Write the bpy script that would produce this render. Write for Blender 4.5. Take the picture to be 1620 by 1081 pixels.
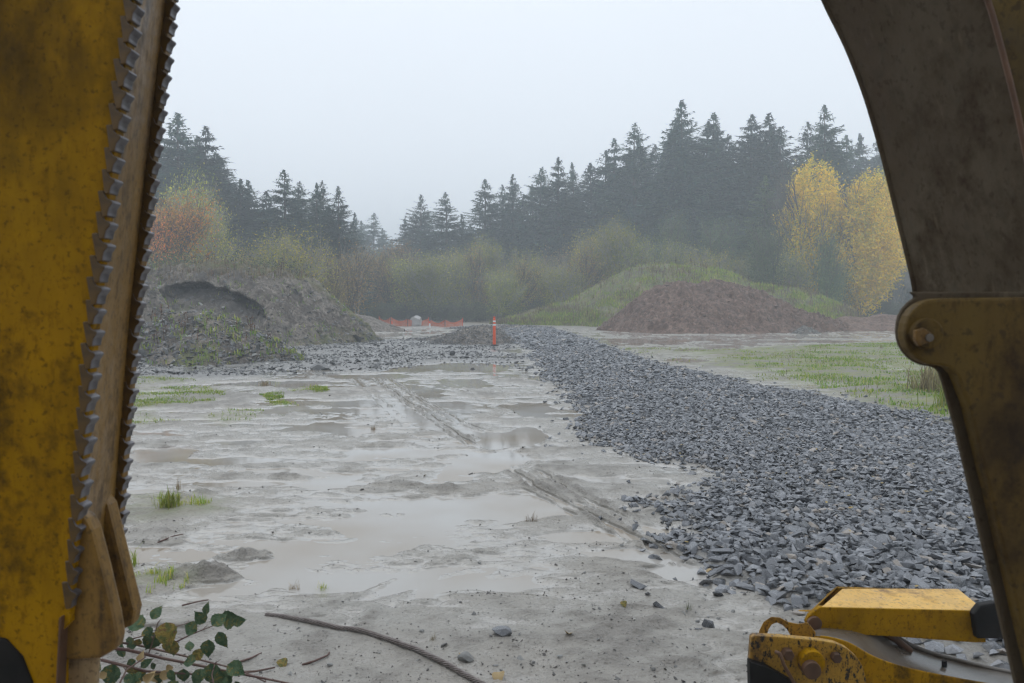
import bpy, bmesh, math, random
import numpy as np
from mathutils import Vector, Matrix
R = math.radians
S = bpy.context.scene
for o in list(bpy.data.objects): bpy.data.objects.remove(o)
COL = S.collection
rng = np.random.default_rng(7); random.seed(7)

# ------------------------------------------------------------------ camera, world, sun
CH, F, HZ = 1.6, 1260.0, 482.0            # camera height, focal length in photo pixels, horizon row
TH = math.atan((540.5 - HZ) / F)
cam_d = bpy.data.cameras.new('camera'); cam = bpy.data.objects.new('camera', cam_d); COL.objects.link(cam)
cam.location = (0, 0, CH); cam.rotation_euler = (math.pi/2 - TH, 0, 0)
cam_d.sensor_width = 36; cam_d.lens = 36 * F / 1620
cam_d.clip_start = 0.05; cam_d.clip_end = 6000
cam_d.dof.use_dof = True; cam_d.dof.focus_distance = 11; cam_d.dof.aperture_fstop = 6.3
S.camera = cam

SUN_EL, SUN_AZ = 58, -25
w = bpy.data.worlds.new('World'); S.world = w; w.use_nodes = True
nt = w.node_tree; nt.nodes.clear()
sky = nt.nodes.new('ShaderNodeTexSky'); sky.sky_type = 'NISHITA'; sky.sun_disc = False
sky.sun_elevation = R(SUN_EL); sky.sun_rotation = R(SUN_AZ); sky.dust_density = 4; sky.air_density = 1.5
mix = nt.nodes.new('ShaderNodeMix'); mix.data_type = 'RGBA'; mix.inputs[0].default_value = 0.94
mix.inputs[7].default_value = (7.7, 8.25, 9.0, 1)        # closed overcast layer
tc = nt.nodes.new('ShaderNodeTexCoord'); cn = nt.nodes.new('ShaderNodeTexNoise'); cn.inputs['Scale'].default_value = 1.6
cn.inputs['Detail'].default_value = 3
cr = nt.nodes.new('ShaderNodeMapRange'); cr.inputs['To Min'].default_value = 0.955; cr.inputs['To Max'].default_value = 1.045
mul = nt.nodes.new('ShaderNodeVectorMath'); mul.operation = 'SCALE'
bg = nt.nodes.new('ShaderNodeBackground'); bg.inputs['Strength'].default_value = 0.131
wo = nt.nodes.new('ShaderNodeOutputWorld')
L = nt.links.new
L(sky.outputs[0], mix.inputs[6]); L(tc.outputs['Generated'], cn.inputs['Vector']); L(cn.outputs['Fac'], cr.inputs['Value'])
L(mix.outputs[2], mul.inputs[0]); L(cr.outputs[0], mul.inputs['Scale']); L(mul.outputs[0], bg.inputs['Color']); L(bg.outputs[0], wo.inputs[0])

sd = bpy.data.lights.new('sun', 'SUN'); sd.energy = 0.5; sd.angle = R(50); sd.color = (1, 0.98, 0.95)
sun = bpy.data.objects.new('sun', sd); COL.objects.link(sun)
_az = R(SUN_AZ); _el = R(SUN_EL)
_sv = Vector((math.sin(_az)*math.cos(_el), math.cos(_az)*math.cos(_el), math.sin(_el)))
sun.rotation_euler = _sv.to_track_quat('Z', 'Y').to_euler()

S.view_settings.view_transform = 'Standard'; S.view_settings.look = 'None'
S.view_settings.exposure = 0.0; S.view_settings.gamma = 1; S.view_settings.use_curve_mapping = False
S.render.engine = 'CYCLES'
cy = S.cycles
cy.max_bounces = 6; cy.diffuse_bounces = 3; cy.glossy_bounces = 3; cy.transmission_bounces = 2; cy.volume_bounces = 1
cy.transparent_max_bounces = 6; cy.use_denoising = True; cy.caustics_reflective = False; cy.caustics_refractive = False
cy.filter_width = 1.3
try: cy.denoiser = 'OPENIMAGEDENOISE'
except Exception: pass
HAZE = 0.0040

# ------------------------------------------------------------------ pixel -> world
FW = np.array([0, math.cos(TH), -math.sin(TH)]); UP = np.array([0, math.sin(TH), math.cos(TH)])
def ray(px, py): return np.array([1., 0, 0])*(px-810)/F + UP*(540.5-py)/F + FW
def G(px, py, z=0.0):
    d = ray(px, py); t = (z-CH)/d[2]; p = d*t; return (p[0], p[1])
def PD(px, py, Y):
    d = ray(px, py); t = Y/d[1]; return Vector((d[0]*t, Y, CH + d[2]*t))
def PZ(px, py, z):
    d = ray(px, py); t = (z-CH)/d[2]; return Vector((d[0]*t, d[1]*t, z))

# ------------------------------------------------------------------ noise
def _h(ix, iy, s):
    n = (ix.astype(np.int64)*374761393 + iy.astype(np.int64)*668265263 + s*1274126177) & 0xffffffff
    n = ((n ^ (n >> 13))*1274126177) & 0xffffffff
    return ((n ^ (n >> 16)) & 0xffffff)/float(0xffffff)
def vn(x, y, s=0):
    x = np.asarray(x, float); y = np.asarray(y, float)
    ix = np.floor(x); iy = np.floor(y); fx = x-ix; fy = y-iy
    fx = fx*fx*(3-2*fx); fy = fy*fy*(3-2*fy)
    a = _h(ix, iy, s); b = _h(ix+1, iy, s); c = _h(ix, iy+1, s); d = _h(ix+1, iy+1, s)
    return (a*(1-fx)+b*fx)*(1-fy) + (c*(1-fx)+d*fx)*fy
def fbm(x, y, o=4, s=0, g=0.5):
    t = 0; a = 1; n = 0; x = np.asarray(x, float); y = np.asarray(y, float)
    for i in range(o):
        t = t + a*(vn(x, y, s+i*17)-0.5); n += a; a *= g
        x, y = x*1.9*0.8+y*1.9*0.6+3.1, -x*1.9*0.6+y*1.9*0.8+7.7
    return t/n*2
def sm(a, b, v):
    t = np.clip((v-a)/(b-a), 0, 1); return t*t*(3-2*t)
def sdpoly(x, y, P):
    P = np.array(P, float); d = np.full(np.shape(x), 1e9); ins = np.zeros(np.shape(x), bool)
    for i in range(len(P)):
        a = P[i]; b = P[(i+1) % len(P)]; e = b-a; wx = x-a[0]; wy = y-a[1]
        t = np.clip((wx*e[0]+wy*e[1])/(e@e+1e-12), 0, 1)
        d = np.minimum(d, np.hypot(wx-t*e[0], wy-t*e[1]))
        c = ((a[1] > y) != (b[1] > y)) & (x < (b[0]-a[0])*(y-a[1])/(b[1]-a[1]+1e-12)+a[0]); ins ^= c
    return np.where(ins, -d, d)
def dline(x, y, P):
    d = np.full(np.shape(x), 1e9); sgn = np.zeros(np.shape(x)); u = np.zeros(np.shape(x)); acc = 0
    for i in range(len(P)-1):
        a = np.array(P[i]); b = np.array(P[i+1]); e = b-a; l = math.hypot(*e); wx = x-a[0]; wy = y-a[1]
        t = np.clip((wx*e[0]+wy*e[1])/(l*l), 0, 1); dd = np.hypot(wx-t*e[0], wy-t*e[1])
        m = dd < d; sgn = np.where(m, np.sign(e[0]*wy-e[1]*wx), sgn); u = np.where(m, acc+t*l, u); d = np.minimum(d, dd); acc += l
    return d*sgn, u, acc

# ------------------------------------------------------------------ mesh helpers
def mesh_np(name, V, Fc, mats=(), smooth=False, attrs=None):
    """V (n,3); Fc: (m,k) array of polygons, k constant"""
    V = np.asarray(V, np.float32); Fc = np.asarray(Fc, np.int32); k = Fc.shape[1]
    me = bpy.data.meshes.new(name); me.vertices.add(len(V)); me.vertices.foreach_set('co', V.ravel())
    me.loops.add(Fc.size); me.loops.foreach_set('vertex_index', Fc.ravel())
    me.polygons.add(len(Fc)); me.polygons.foreach_set('loop_start', np.arange(0, Fc.size, k, dtype=np.int32))
    me.polygons.foreach_set('use_smooth', np.full(len(Fc), bool(smooth)))
    for m in (mats if isinstance(mats, (list, tuple)) else (mats,)): me.materials.append(m)
    if attrs:
        for an, a in attrs.items():
            at = me.attributes.new(an, 'FLOAT_COLOR', 'POINT')
            c = np.ones((len(V), 4), np.float32); c[:, :a.shape[1]] = a; at.data.foreach_set('color', c.ravel())
    me.update(calc_edges=True); me.validate(); return me
def mesh_py(name, V, Fc, mats=(), smooth=False):
    me = bpy.data.meshes.new(name); me.from_pydata([tuple(v) for v in V], [], [tuple(f) for f in Fc])
    for m in (mats if isinstance(mats, (list, tuple)) else (mats,)): me.materials.append(m)
    me.polygons.foreach_set('use_smooth', [bool(smooth)]*len(me.polygons))
    me.update(); return me
def obj(name, me, parent=None, label=None, cat=None, group=None, kind=None, loc=None):
    o = bpy.data.objects.new(name, me); COL.objects.link(o)
    if parent: o.parent = parent
    if label: o['label'] = label
    if cat: o['category'] = cat
    if group: o['group'] = group
    if kind: o['kind'] = kind
    if loc is not None: o.location = loc
    return o
def empty(name, loc, label, cat, group=None, rz=0):
    o = obj(name, None, None, label, cat, group); o.location = loc; o.rotation_euler = (0, 0, rz); o.empty_display_size = .2; return o
def local(V, root): 
    l = root.location; return [Vector(v)-l for v in V]
def tube(V, Fc, pts, rad, n=6, cap=True):
    pts = [Vector(p) for p in pts]; base = len(V); k = len(pts)
    r = rad if hasattr(rad, '__len__') else [rad]*k
    up = Vector((0, 0, 1))
    for i, p in enumerate(pts):
        t = (pts[min(i+1, k-1)]-pts[max(i-1, 0)]).normalized()
        a = t.cross(up if abs(t.z) < .95 else Vector((1, 0, 0))).normalized(); b = t.cross(a)
        for j in range(n):
            q = 2*math.pi*j/n; V.append(p+(a*math.cos(q)+b*math.sin(q))*r[i])
    for i in range(k-1):
        for j in range(n):
            a0 = base+i*n+j; a1 = base+i*n+(j+1) % n; Fc.append((a0, a1, a1+n, a0+n))
    if cap:
        Fc.append(tuple(base+j for j in range(n))[::-1]); Fc.append(tuple(base+(k-1)*n+j for j in range(n)))
def bev_mesh(name, V, Fc, mats, bevel=0.004, seg=2):
    bm = bmesh.new(); vs = [bm.verts.new(v) for v in V]
    for f in Fc:
        try: bm.faces.new([vs[i] for i in f])
        except Exception: pass
    bmesh.ops.recalc_face_normals(bm, faces=bm.faces)
    if bevel:
        es = [e for e in bm.edges if len(e.link_faces) == 2 and e.calc_face_angle(0) > R(28)]
        bmesh.ops.bevel(bm, geom=es, offset=bevel, segments=seg, affect='EDGES', profile=.6, clamp_overlap=True)
    me = bpy.data.meshes.new(name); bm.to_mesh(me); bm.free()
    for m in (mats if isinstance(mats, (list, tuple)) else (mats,)): me.materials.append(m)
    return me
def prism(poly3, back, bevel=0.004, name='plate', mats=(), off=Vector((0, 0, 0))):
    """poly3: front outline (world points); back: Vector of extrusion"""
    n = len(poly3); V = [Vector(p)-off for p in poly3]+[Vector(p)+back-off for p in poly3]
    Fc = [tuple(range(n)), tuple(range(2*n-1, n-1, -1))]+[(i, (i+1) % n, (i+1) % n+n, i+n) for i in range(n)]
    return bev_mesh(name, V, Fc, mats, bevel)

# ------------------------------------------------------------------ materials
class Mt:
    def __init__(s, name):
        s.m = bpy.data.materials.new(name); s.m.use_nodes = True; s.t = s.m.node_tree
        s.b = s.t.nodes['Principled BSDF']; s.L = s.t.links.new
        s.b.inputs['Specular IOR Level'].default_value = 0.5
        s.c = s.t.nodes.new('ShaderNodeTexCoord').outputs['Object']
    def n(s, ty, **k):
        x = s.t.nodes.new(ty)
        for a, v in k.items(): setattr(x, a, v)
        return x
    def noise(s, scale, detail=4, rough=.55, vec=None, dist=0, stretch=None):
        x = s.n('ShaderNodeTexNoise'); x.inputs['Scale'].default_value = scale; x.inputs['Detail'].default_value = detail
        x.inputs['Roughness'].default_value = rough; x.inputs['Distortion'].default_value = dist
        v = vec or s.c
        if stretch:
            mp = s.n('ShaderNodeMapping'); mp.inputs['Scale'].default_value = stretch; s.L(v, mp.inputs[0]); v = mp.outputs[0]
        s.L(v, x.inputs['Vector']); return x.outputs['Fac']
    def vor(s, scale, out='Distance', vec=None):
        x = s.n('ShaderNodeTexVoronoi'); x.inputs['Scale'].default_value = scale; s.L(vec or s.c, x.inputs['Vector']); return x.outputs[out]
    def mr(s, v, a, b, c=0., d=1., smooth=False):
        x = s.n('ShaderNodeMapRange'); x.interpolation_type = 'SMOOTHSTEP' if smooth else 'LINEAR'
        s.L(v, x.inputs['Value'])
        for i, q in zip(('From Min', 'From Max', 'To Min', 'To Max'), (a, b, c, d)): x.inputs[i].default_value = q
        return x.outputs[0]
    def ma(s, op, a, b=None):
        x = s.n('ShaderNodeMath', operation=op)
        for i, q in enumerate((a, b)):
            if q is None: continue
            if isinstance(q, (int, float)): x.inputs[i].default_value = q
            else: s.L(q, x.inputs[i])
        return x.outputs[0]
    def mix(s, f, a, b, mode='MIX'):
        x = s.n('ShaderNodeMix', data_type='RGBA', blend_type=mode)
        for i, q in ((0, f), (6, a), (7, b)):
            if isinstance(q, (int, float)): x.inputs[i].default_value = q
            elif isinstance(q, tuple): x.inputs[i].default_value = (*q[:3], 1)
            else: s.L(q, x.inputs[i])
        return x.outputs[2]
    def color(s, c):
        if isinstance(c, tuple): s.b.inputs['Base Color'].default_value = (*c[:3], 1)
        else: s.L(c, s.b.inputs['Base Color'])
    def rough(s, r):
        if isinstance(r, (int, float)): s.b.inputs['Roughness'].default_value = r
        else: s.L(r, s.b.inputs['Roughness'])
    def bump(s, h, strength=.5, dist=.01):
        x = s.n('ShaderNodeBump'); x.inputs['Strength'].default_value = strength; x.inputs['Distance'].default_value = dist
        s.L(h, x.inputs['Height']); s.L(x.outputs[0], s.b.inputs['Normal'])
    def attr(s, name):
        x = s.n('ShaderNodeAttribute'); x.attribute_name = name; sp = s.n('ShaderNodeSeparateColor'); s.L(x.outputs['Color'], sp.inputs[0]); return sp.outputs
    def rnd(s):
        a = s.n('ShaderNodeNewGeometry').outputs['Random Per Island']; b = s.n('ShaderNodeObjectInfo').outputs['Random']
        return s.ma('FRACT', s.ma('ADD', a, b))
def simple(name, c1, c2, scale=5, rough=.6, bump=.3, bscale=40, bdist=.01, spec=.5, metal=0):
    m = Mt(name); m.color(m.mix(m.mr(m.noise(scale), .3, .7), c1, c2)); m.rough(rough)
    if bump: m.bump(m.noise(bscale, 3), bump, bdist)
    m.b.inputs['Specular IOR Level'].default_value = spec; m.b.inputs['Metallic'].default_value = metal
    return m.m
def mul3(c, k): return tuple(q*k for q in c)
def leafy(name, cols, rough=.55, trans=.25, scale=.35):
    m = Mt(name); r = m.rnd(); n = m.noise(scale, 2)
    c = m.mix(m.mr(n, .35, .65), cols[0], cols[1]); c = m.mix(m.mr(r, .6, 1), c, cols[2]) if len(cols) > 2 else c
    orr = m.n('ShaderNodeObjectInfo').outputs['Random']
    hs = m.n('ShaderNodeHueSaturation'); m.L(m.mr(orr, 0, 1, .48, .52), hs.inputs['Hue']); m.L(m.ma('MULTIPLY', m.mr(r, 0, 1, .65, 1.3), m.mr(m.ma('FRACT', m.ma('MULTIPLY', orr, 7.77)), 0, 1, .62, 1.5)), hs.inputs['Value']); m.L(c, hs.inputs['Color'])
    m.color(hs.outputs[0]); m.rough(rough); m.b.inputs['Specular IOR Level'].default_value = .3
    if trans:
        tr = m.n('ShaderNodeBsdfTranslucent'); m.L(hs.outputs[0], tr.inputs[0]); mx = m.n('ShaderNodeMixShader'); mx.inputs[0].default_value = trans
        out = m.t.nodes['Material Output']; m.L(m.b.outputs[0], mx.inputs[1]); m.L(tr.outputs[0], mx.inputs[2]); m.L(mx.outputs[0], out.inputs[0])
    return m.m

M_fir = leafy('fir_needles', [(.040, .090, .085), (.062, .125, .098), (.095, .140, .085)], trans=.1)
M_fir2 = leafy('young_conifer_needles', [(.07, .13, .06), (.11, .17, .07), (.17, .19, .07)], trans=.12)
M_yellow = leafy('yellow_leaves', [(.66, .46, .04), (.52, .42, .05), (.78, .43, .02)], trans=.35, scale=.25)
M_orange = leafy('orange_leaves', [(.58, .20, .05), (.38, .26, .08), (.62, .16, .05)], trans=.3)
M_olive = leafy('olive_leaves', [(.38, .38, .06), (.27, .31, .06), (.54, .45, .06)], trans=.3)
M_brown = leafy('faded_brown_leaves', [(.34, .24, .10), (.24, .23, .09), (.50, .28, .08)], trans=.25)
M_bush = leafy('dark_bush_leaves', [(.08, .12, .055), (.12, .16, .065), (.20, .19, .07)], trans=.2)
M_bark = simple('bark', (.09, .075, .06), (.16, .14, .12), 3, .8, .5, 20, .02)
M_bark2 = simple('pale_bark', (.24, .22, .19), (.42, .40, .36), 3, .8, .4, 20, .01)
M_grass = leafy('grass_blades', [(.19, .33, .03), (.31, .40, .05), (.42, .36, .11)], trans=.3, scale=1.2)
M_dry = leafy('dry_grass_blades', [(.26, .20, .11), (.20, .16, .09), (.32, .25, .14)], trans=.25, scale=1.5)
M_stalk = leafy('dead_weed_stalks', [(.10, .065, .04), (.07, .05, .035), (.16, .10, .06)], trans=0)

# ground ---------------------------------------------------------------
gm = Mt('wet_mud_ground'); z = gm.attr('zone')       # R grit, G grass soil, B brown, A unused
big = gm.noise(.55, 5, .6); mid = gm.noise(5, 5, .65); fine = gm.noise(70, 4, .7); grit = gm.vor(38)
geo = gm.n('ShaderNodeNewGeometry'); sx = gm.n('ShaderNodeSeparateXYZ'); gm.L(geo.outputs['Position'], sx.inputs[0]); hz = sx.outputs[2]
c = gm.mix(gm.mr(mid, .3, .7), (.30, .284, .252), (.40, .383, .348))
c = gm.mix(gm.mr(big, .35, .7), c, (.295, .264, .222))
hn = gm.ma('ADD', hz, gm.mr(mid, .3, .7, -.014, .014))
c = gm.mix(gm.mr(hn, .018, .046, 0, .85, True), c, gm.mix(gm.mr(fine, .4, .6), (.13, .116, .096), (.235, .215, .188)))
c = gm.mix(gm.mr(hn, .0, .020, .9, 0, True), c, (.415, .395, .362))
c = gm.mix(gm.mr(fine, .52, .72, 0, .5), c, (.17, .155, .13))
c = gm.mix(gm.mr(gm.vor(24), .10, .16, .65, 0), c, (.10, .095, .09))       # dark specks of grit
gc = gm.mix(gm.mr(gm.vor(20, 'Color'), 0, 1), (.10, .105, .11), (.24, .24, .24))
c = gm.mix(gm.ma('MULTIPLY', z[0], .9), c, gc)
grs = gm.mix(gm.mr(gm.noise(9, 4), .4, .62), (.16, .21, .045), (.24, .22, .11))
c = gm.mix(gm.ma('MULTIPLY', z[1], gm.mr(gm.noise(2.4, 5, .65, stretch=(.6, 1.4, 1)), .41, .55)), c, grs)
c = gm.mix(z[2], c, gm.mix(gm.mr(mid, .3, .7), (.15, .105, .08), (.22, .17, .14)))
gm.color(c)
wet = gm.mr(hz, .003, .032, 0, 1, True)
ro = gm.ma('ADD', gm.mr(wet, 0, 1, .09, .42), gm.mr(mid, .3, .7, -.07, .12)); ro = gm.ma('ADD', ro, gm.ma('MULTIPLY', z[1], .2))
gm.rough(ro); gm.b.inputs['Specular IOR Level'].default_value = .6
hh = gm.ma('ADD', gm.ma('MULTIPLY', fine, .35), gm.ma('ADD', mid, gm.ma('MULTIPLY', gm.mr(grit, 0, .5), .25)))
hh = gm.ma('MULTIPLY', hh, gm.mr(hz, .0, .022, .06, 1, True))
gm.bump(hh, 1.0, .022)
M_ground = gm.m

wm = Mt('turbid_puddle_water')
wc = wm.mix(wm.mr(wm.noise(.5, 3), .4, .6), (.41, .393, .365), (.31, .265, .21)); wm.color(wc)
wm.rough(wm.mr(wm.noise(2.2, 3), .4, .7, .02, .09)); wm.b.inputs['IOR'].default_value = 1.33
wm.bump(wm.ma('ADD', wm.noise(6, 2), wm.ma('MULTIPLY', wm.noise(45, 2), .12)), .10, .006)
M_water = wm.m

def stone_mat(name, c1, c2, c3, rough=(.25, .5)):
    m = Mt(name); r = m.rnd(); c = m.mix(r, c1, c2); c = m.mix(m.mr(m.ma('FRACT', m.ma('MULTIPLY', r, 7.31)), .93, .95), c, c3)
    n = m.noise(25, 4, .7); c = m.mix(m.mr(n, .45, .75, 0, .45), c, mul3(c2, 1.5)); m.color(c); m.rough(m.mr(n, .3, .7, *rough)); m.bump(m.noise(60, 4, .7), .5, .006)
    return m.m
M_stone = stone_mat('wet_crushed_basalt', (.048, .052, .058), (.235, .242, .258), (.30, .26, .22), (.14, .36))
M_stone2 = stone_mat('pale_field_stones', (.09, .09, .088), (.24, .24, .23), (.42, .41, .38), (.4, .7))
M_stone3 = stone_mat('grey_rubble_stones', (.06, .06, .06), (.17, .17, .168), (.36, .35, .33), (.25, .5))

def soil(name, a, b, cgrass=(.12, .16, .045), pale=(.3, .28, .25)):
    m = Mt(name); z = m.attr('zone'); n1 = m.noise(.9, 6, .7); n2 = m.noise(7, 5, .7)
    c = m.mix(m.mr(n1, .40, .60), a, b); c = m.mix(m.mr(n2, .50, .62, 0, .8), c, mul3(a, .40)); n3_ = m.noise(3.2, 5, .7); c = m.mix(m.mr(n3_, .5, .60, 0, .7), c, mul3(a, .42)); c = m.mix(m.mr(m.noise(5, 4, .7, stretch=(1, 1, .35)), .54, .62, 0, .7), c, mul3(b, 1.5)); c = m.mix(m.mr(m.noise(4.1, 5, .7), .56, .7, 0, .6), c, mul3(b, 1.35)); c = m.mix(m.mr(m.vor(14), .04, .13, .6, 0), c, pale)
    g = m.mix(m.mr(m.noise(2.2, 5), .4, .62), cgrass, (.24, .20, .11))
    c = m.mix(m.ma('MULTIPLY', z[1], m.mr(m.noise(1.7, 4), .3, .5)), c, g)
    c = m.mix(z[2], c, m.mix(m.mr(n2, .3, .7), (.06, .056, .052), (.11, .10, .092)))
    m.color(c); m.rough(.75); m.b.inputs['Specular IOR Level'].default_value = .35
    m.bump(m.ma('ADD', n2, m.ma('MULTIPLY', m.noise(30, 4, .7), .5)), .9, .06); return m.m
M_bank = soil('grey_bank_soil', (.135, .112, .092), (.235, .205, .172))
M_brownsoil = soil('brown_pile_soil', (.135, .078, .054), (.215, .142, .108), pale=(.3, .25, .22))
M_hill = soil('grassy_hill_soil', (.15, .135, .10), (.18, .16, .12))

def paint(name, base, dirt, dk, amt=.45, chip=0., scale=5, rough=.42, streak=(1, 1, .25), grime=.45, spec=.35, top=0):
    m = Mt(name); n1 = m.noise(scale*.6, 6, .65, stretch=streak); n2 = m.noise(scale*4, 5, .7); n3 = m.noise(scale*14, 3, .6)
    c = m.mix(m.mr(n1, .5-amt*.45, .78-amt*.2), base, dirt)
    c = m.mix(m.mr(n2, .56, .70, 0, .7), c, dirt)
    c = m.mix(m.mr(m.ma('MULTIPLY', n1, m.ma('ADD', n2, .35)), .42, .56, 0, .85), c, dk)
    c = m.mix(m.mr(n3, .57, .66, 0, .6), c, dk); c = m.mix(m.mr(m.noise(scale*9, 6, .75, stretch=(1.6, 1, .6)), .54, .64, 0, .55), c, mul3(dirt, .6))
    scr = m.noise(34, 2, .5, stretch=(1, 1, .03)); c = m.mix(m.mr(scr, .66, .74, 0, .35), c, mul3(dirt, 1.7))
    c = m.mix(m.mr(m.noise(1.7, 5, .65), .46, .68, 0, grime), c, dk)
    if top:
        sz_ = m.n('ShaderNodeSeparateXYZ'); m.L(m.c, sz_.inputs[0]); f = m.ma('MULTIPLY', m.mr(sz_.outputs[2], 1.5, 2.1, 0, 1), m.mr(m.noise(4.5, 5, .7, stretch=(1, 1, .6)), .40, .60, .15, 1))
        c = m.mix(m.ma('MULTIPLY', f, top), c, mul3(dk, 1.3))
    if chip: 
        ch = m.noise(scale*5, 6, .75, stretch=(1.6, 1, .7)); f = m.mr(ch, .55, .58)
        c = m.mix(f, c, (.018, .015, .014)); 
    m.color(c); m.rough(m.mr(n2, .3, .7, rough-.12, rough+.2)); m.bump(m.ma('ADD', n2, m.ma('MULTIPLY', n3, .4)), .35, .003)
    m.b.inputs['Specular IOR Level'].default_value = spec
    return m.m
M_y1 = paint('dirty_yellow_paint', (.47, .25, .001), (.27, .13, .001), (.045, .026, .004), .5, grime=.7, spec=.07, top=.8)
M_y1b = paint('rubbed_brown_yellow_paint', (.27, .15, .03), (.16, .085, .02), (.045, .026, .010), .45, spec=.3, streak=(4, 4, .12))
M_dark = paint('dark_brown_steel', (.075, .050, .030), (.10, .080, .050), (.035, .019, .007), .5, scale=3, rough=.6, spec=.15)  # darker brown than the arm's olive-yellow plates
M_y2 = paint('oil_stained_olive_yellow_paint', (.15, .10, .018), (.075, .038, .008), (.024, .014, .006), .5, scale=4, grime=.8, spec=.2, rough=.6)
M_y3 = paint('top_lit_yellow_paint', (.80, .48, .10), (.68, .38, .07), (.18, .10, .05), .25, scale=4, rough=.35)  # brighter copy of the yellow; light on the link bar's top painted in
M_y4 = paint('chipped_yellow_paint', (.48, .27, .03), (.36, .18, .02), (.05, .03, .02), .3, chip=1.0, scale=9)
M_tan = paint('tan_scuffed_steel', (.36, .25, .13), (.26, .17, .08), (.08, .05, .03), .3, streak=(4, 4, .2))
M_steel = simple('worn_steel_lit_edge', (.07, .062, .065), (.19, .18, .195), 30, .4, .3, 90, .002, metal=.3)  # worn steel, kept lighter for tooth edges that catch the sky
M_rust = simple('rusty_steel', (.07, .035, .02), (.14, .07, .035), 14, .6, .5, 60, .003)
M_black = simple('black_greasy_rubber', (.006, .006, .006), (.018, .016, .015), 8, .55, .4, 40, .003, .2)
M_wetsteel = simple('wet_bare_steel', (.09, .07, .05), (.17, .15, .13), 5, .2, .15, 20, .003)
M_orangeP = simple('orange_plastic', (.75, .085, .02), (.85, .12, .03), 4, .45, .1)
M_net = simple('orange_safety_net', (.60, .12, .05), (.70, .20, .10), 4, .6, 0)
M_white = simple('white_reflective_tape', (.75, .75, .75), (.8, .8, .8), 4, .4, 0)
M_wire = simple('rusty_wire_rope', (.15, .12, .11), (.27, .235, .215), 40, .4, .4, 120, .001)
def leafmat(name, a, b, c):
    m = Mt(name); q = m.mix(m.mr(m.noise(3.2, 3), .42, .58), a, b); q = m.mix(m.mr(m.noise(5, 5, .7), .56, .62), q, c); q = m.mix(m.mr(m.noise(26, 3), .62, .70, 0, .7), q, (.05, .03, .02))
    m.color(q); m.rough(.55); m.bump(m.noise(14, 3), .5, .02); m.b.inputs['Specular IOR Level'].default_value = .3; return m.m
M_leafg = leafmat('bramble_leaf_green', (.035, .085, .035), (.08, .13, .06), (.20, .17, .04))
M_leafy = leafmat('bramble_leaf_yellowing', (.10, .12, .03), (.27, .20, .04), (.16, .07, .03))
M_leafb = simple('fallen_leaf_tan', (.32, .21, .09), (.40, .30, .13), 22, .5, .3, 70, .001)
M_cane = simple('bramble_cane', (.10, .045, .04), (.16, .10, .075), 20, .5, .3, 60, .001)

# ------------------------------------------------------------------ ground height and zones
def gp(L_): return [G(*p) for p in L_]
GRAV = gp([(800,519),(812,535),(850,566),(846,585),(905,625),(943,662),(918,690),(930,708),(1000,718),(1070,735),(1143,752),(1150,768),
           (1085,785),(1072,815),(1105,850),(1100,880),(1150,912),(1196,938),(1230,965),(1400,1000),(1700,1070),(1900,800),(1700,735),(1505,676),
           (1400,652),(1300,628),(1200,611),(1100,590),(1020,570),(960,548),(915,532),(870,521)])
ROCKB = gp([(300,556),(450,552),(600,540),(800,531),(830,560),(850,590),(700,572),(620,584),(480,596),(330,602),(200,606),(150,590)])
GRASSR = gp([(1440,542),(1250,552),(1150,560),(1200,590),(1330,622),(1420,648),(1520,672),(1900,760),(2400,640),(1800,545)])
GRASSR2 = gp([(960,545),(1150,548),(1420,560),(1400,640),(1200,600),(1060,572)])
GRASSL = [gp(q) for q in ([(120,616),(350,614),(352,632),(300,643),(120,650)], [(100,655),(200,655),(290,668),(280,674),(100,678)],
          [(325,660),(360,648),(405,650),(408,662),(360,670)], [(410,628),(440,622),(450,630),(425,636)], [(455,618),(510,612),(520,622),(470,626)],
          [(425,637),(470,635),(472,642),(430,643)], [(130,598),(300,600),(330,606),(200,612),(130,610)],
          [(180,915),(290,912),(296,932),(240,945),(185,950)], [(246,790),(330,798),(330,806),(255,812)])]
def ell(px, py, rx, ry):
    c = G(px, py); Y = c[1]; return (c[0], c[1], rx*Y/F, ry*Y*Y/(CH*F))
PUD = [(*ell(*e), dp, br) for e, dp, br in [
    ((740, 581, 95, 7), .05, 0), ((640, 584, 60, 5), .04, 0), ((440, 607, 95, 6), .04, .3), ((590, 596, 80, 4), .03, 0),
    ((262, 722, 60, 14), .035, 1), ((225, 722, 40, 12), .035, 1), ((730, 606, 50, 8), .03, .2), ((835, 648, 48, 12), .035, .1), ((800, 700, 60, 16), .03, 0),
    ((780, 732, 75, 22), .035, 0), ((830, 690, 40, 20), .03, 0), ((640, 716, 120, 8), .02, 0), ((690, 810, 120, 30), .035, 0), ((620, 830, 95, 18), .03, 0), ((820, 805, 110, 24), .03, 0),
    ((560, 868, 100, 11), .025, 0), ((440, 868, 85, 13), .03, 0), ((1010, 880, 85, 14), .03, 0), ((1090, 905, 80, 14), .035, 0), ((1160, 930, 55, 13), .035, 0),
    ((930, 850, 80, 10), .025, 0), ((300, 880, 60, 8), .02, 0), ((980, 760, 80, 8), .015, 0), ((520, 680, 90, 6), .016, 0), ((380, 700, 70, 5), .016, 0), ((440, 745, 60, 5), .015, 0),
    ((560, 640, 70, 5), .015, 0), ((860, 600, 30, 4), .02, 0), ((1080, 570, 40, 3), .03, .8), ((1180, 563, 70, 2.5), .025, .6), ((1140, 612, 60, 4), .02, .3), ((980, 575, 30, 2), .02, .5),
    ((1290, 540, 80, 2), .03, .5), ((250, 1000, 80, 7), .015, 0), ((330, 935, 50, 6), .016, 0)]]
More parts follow.
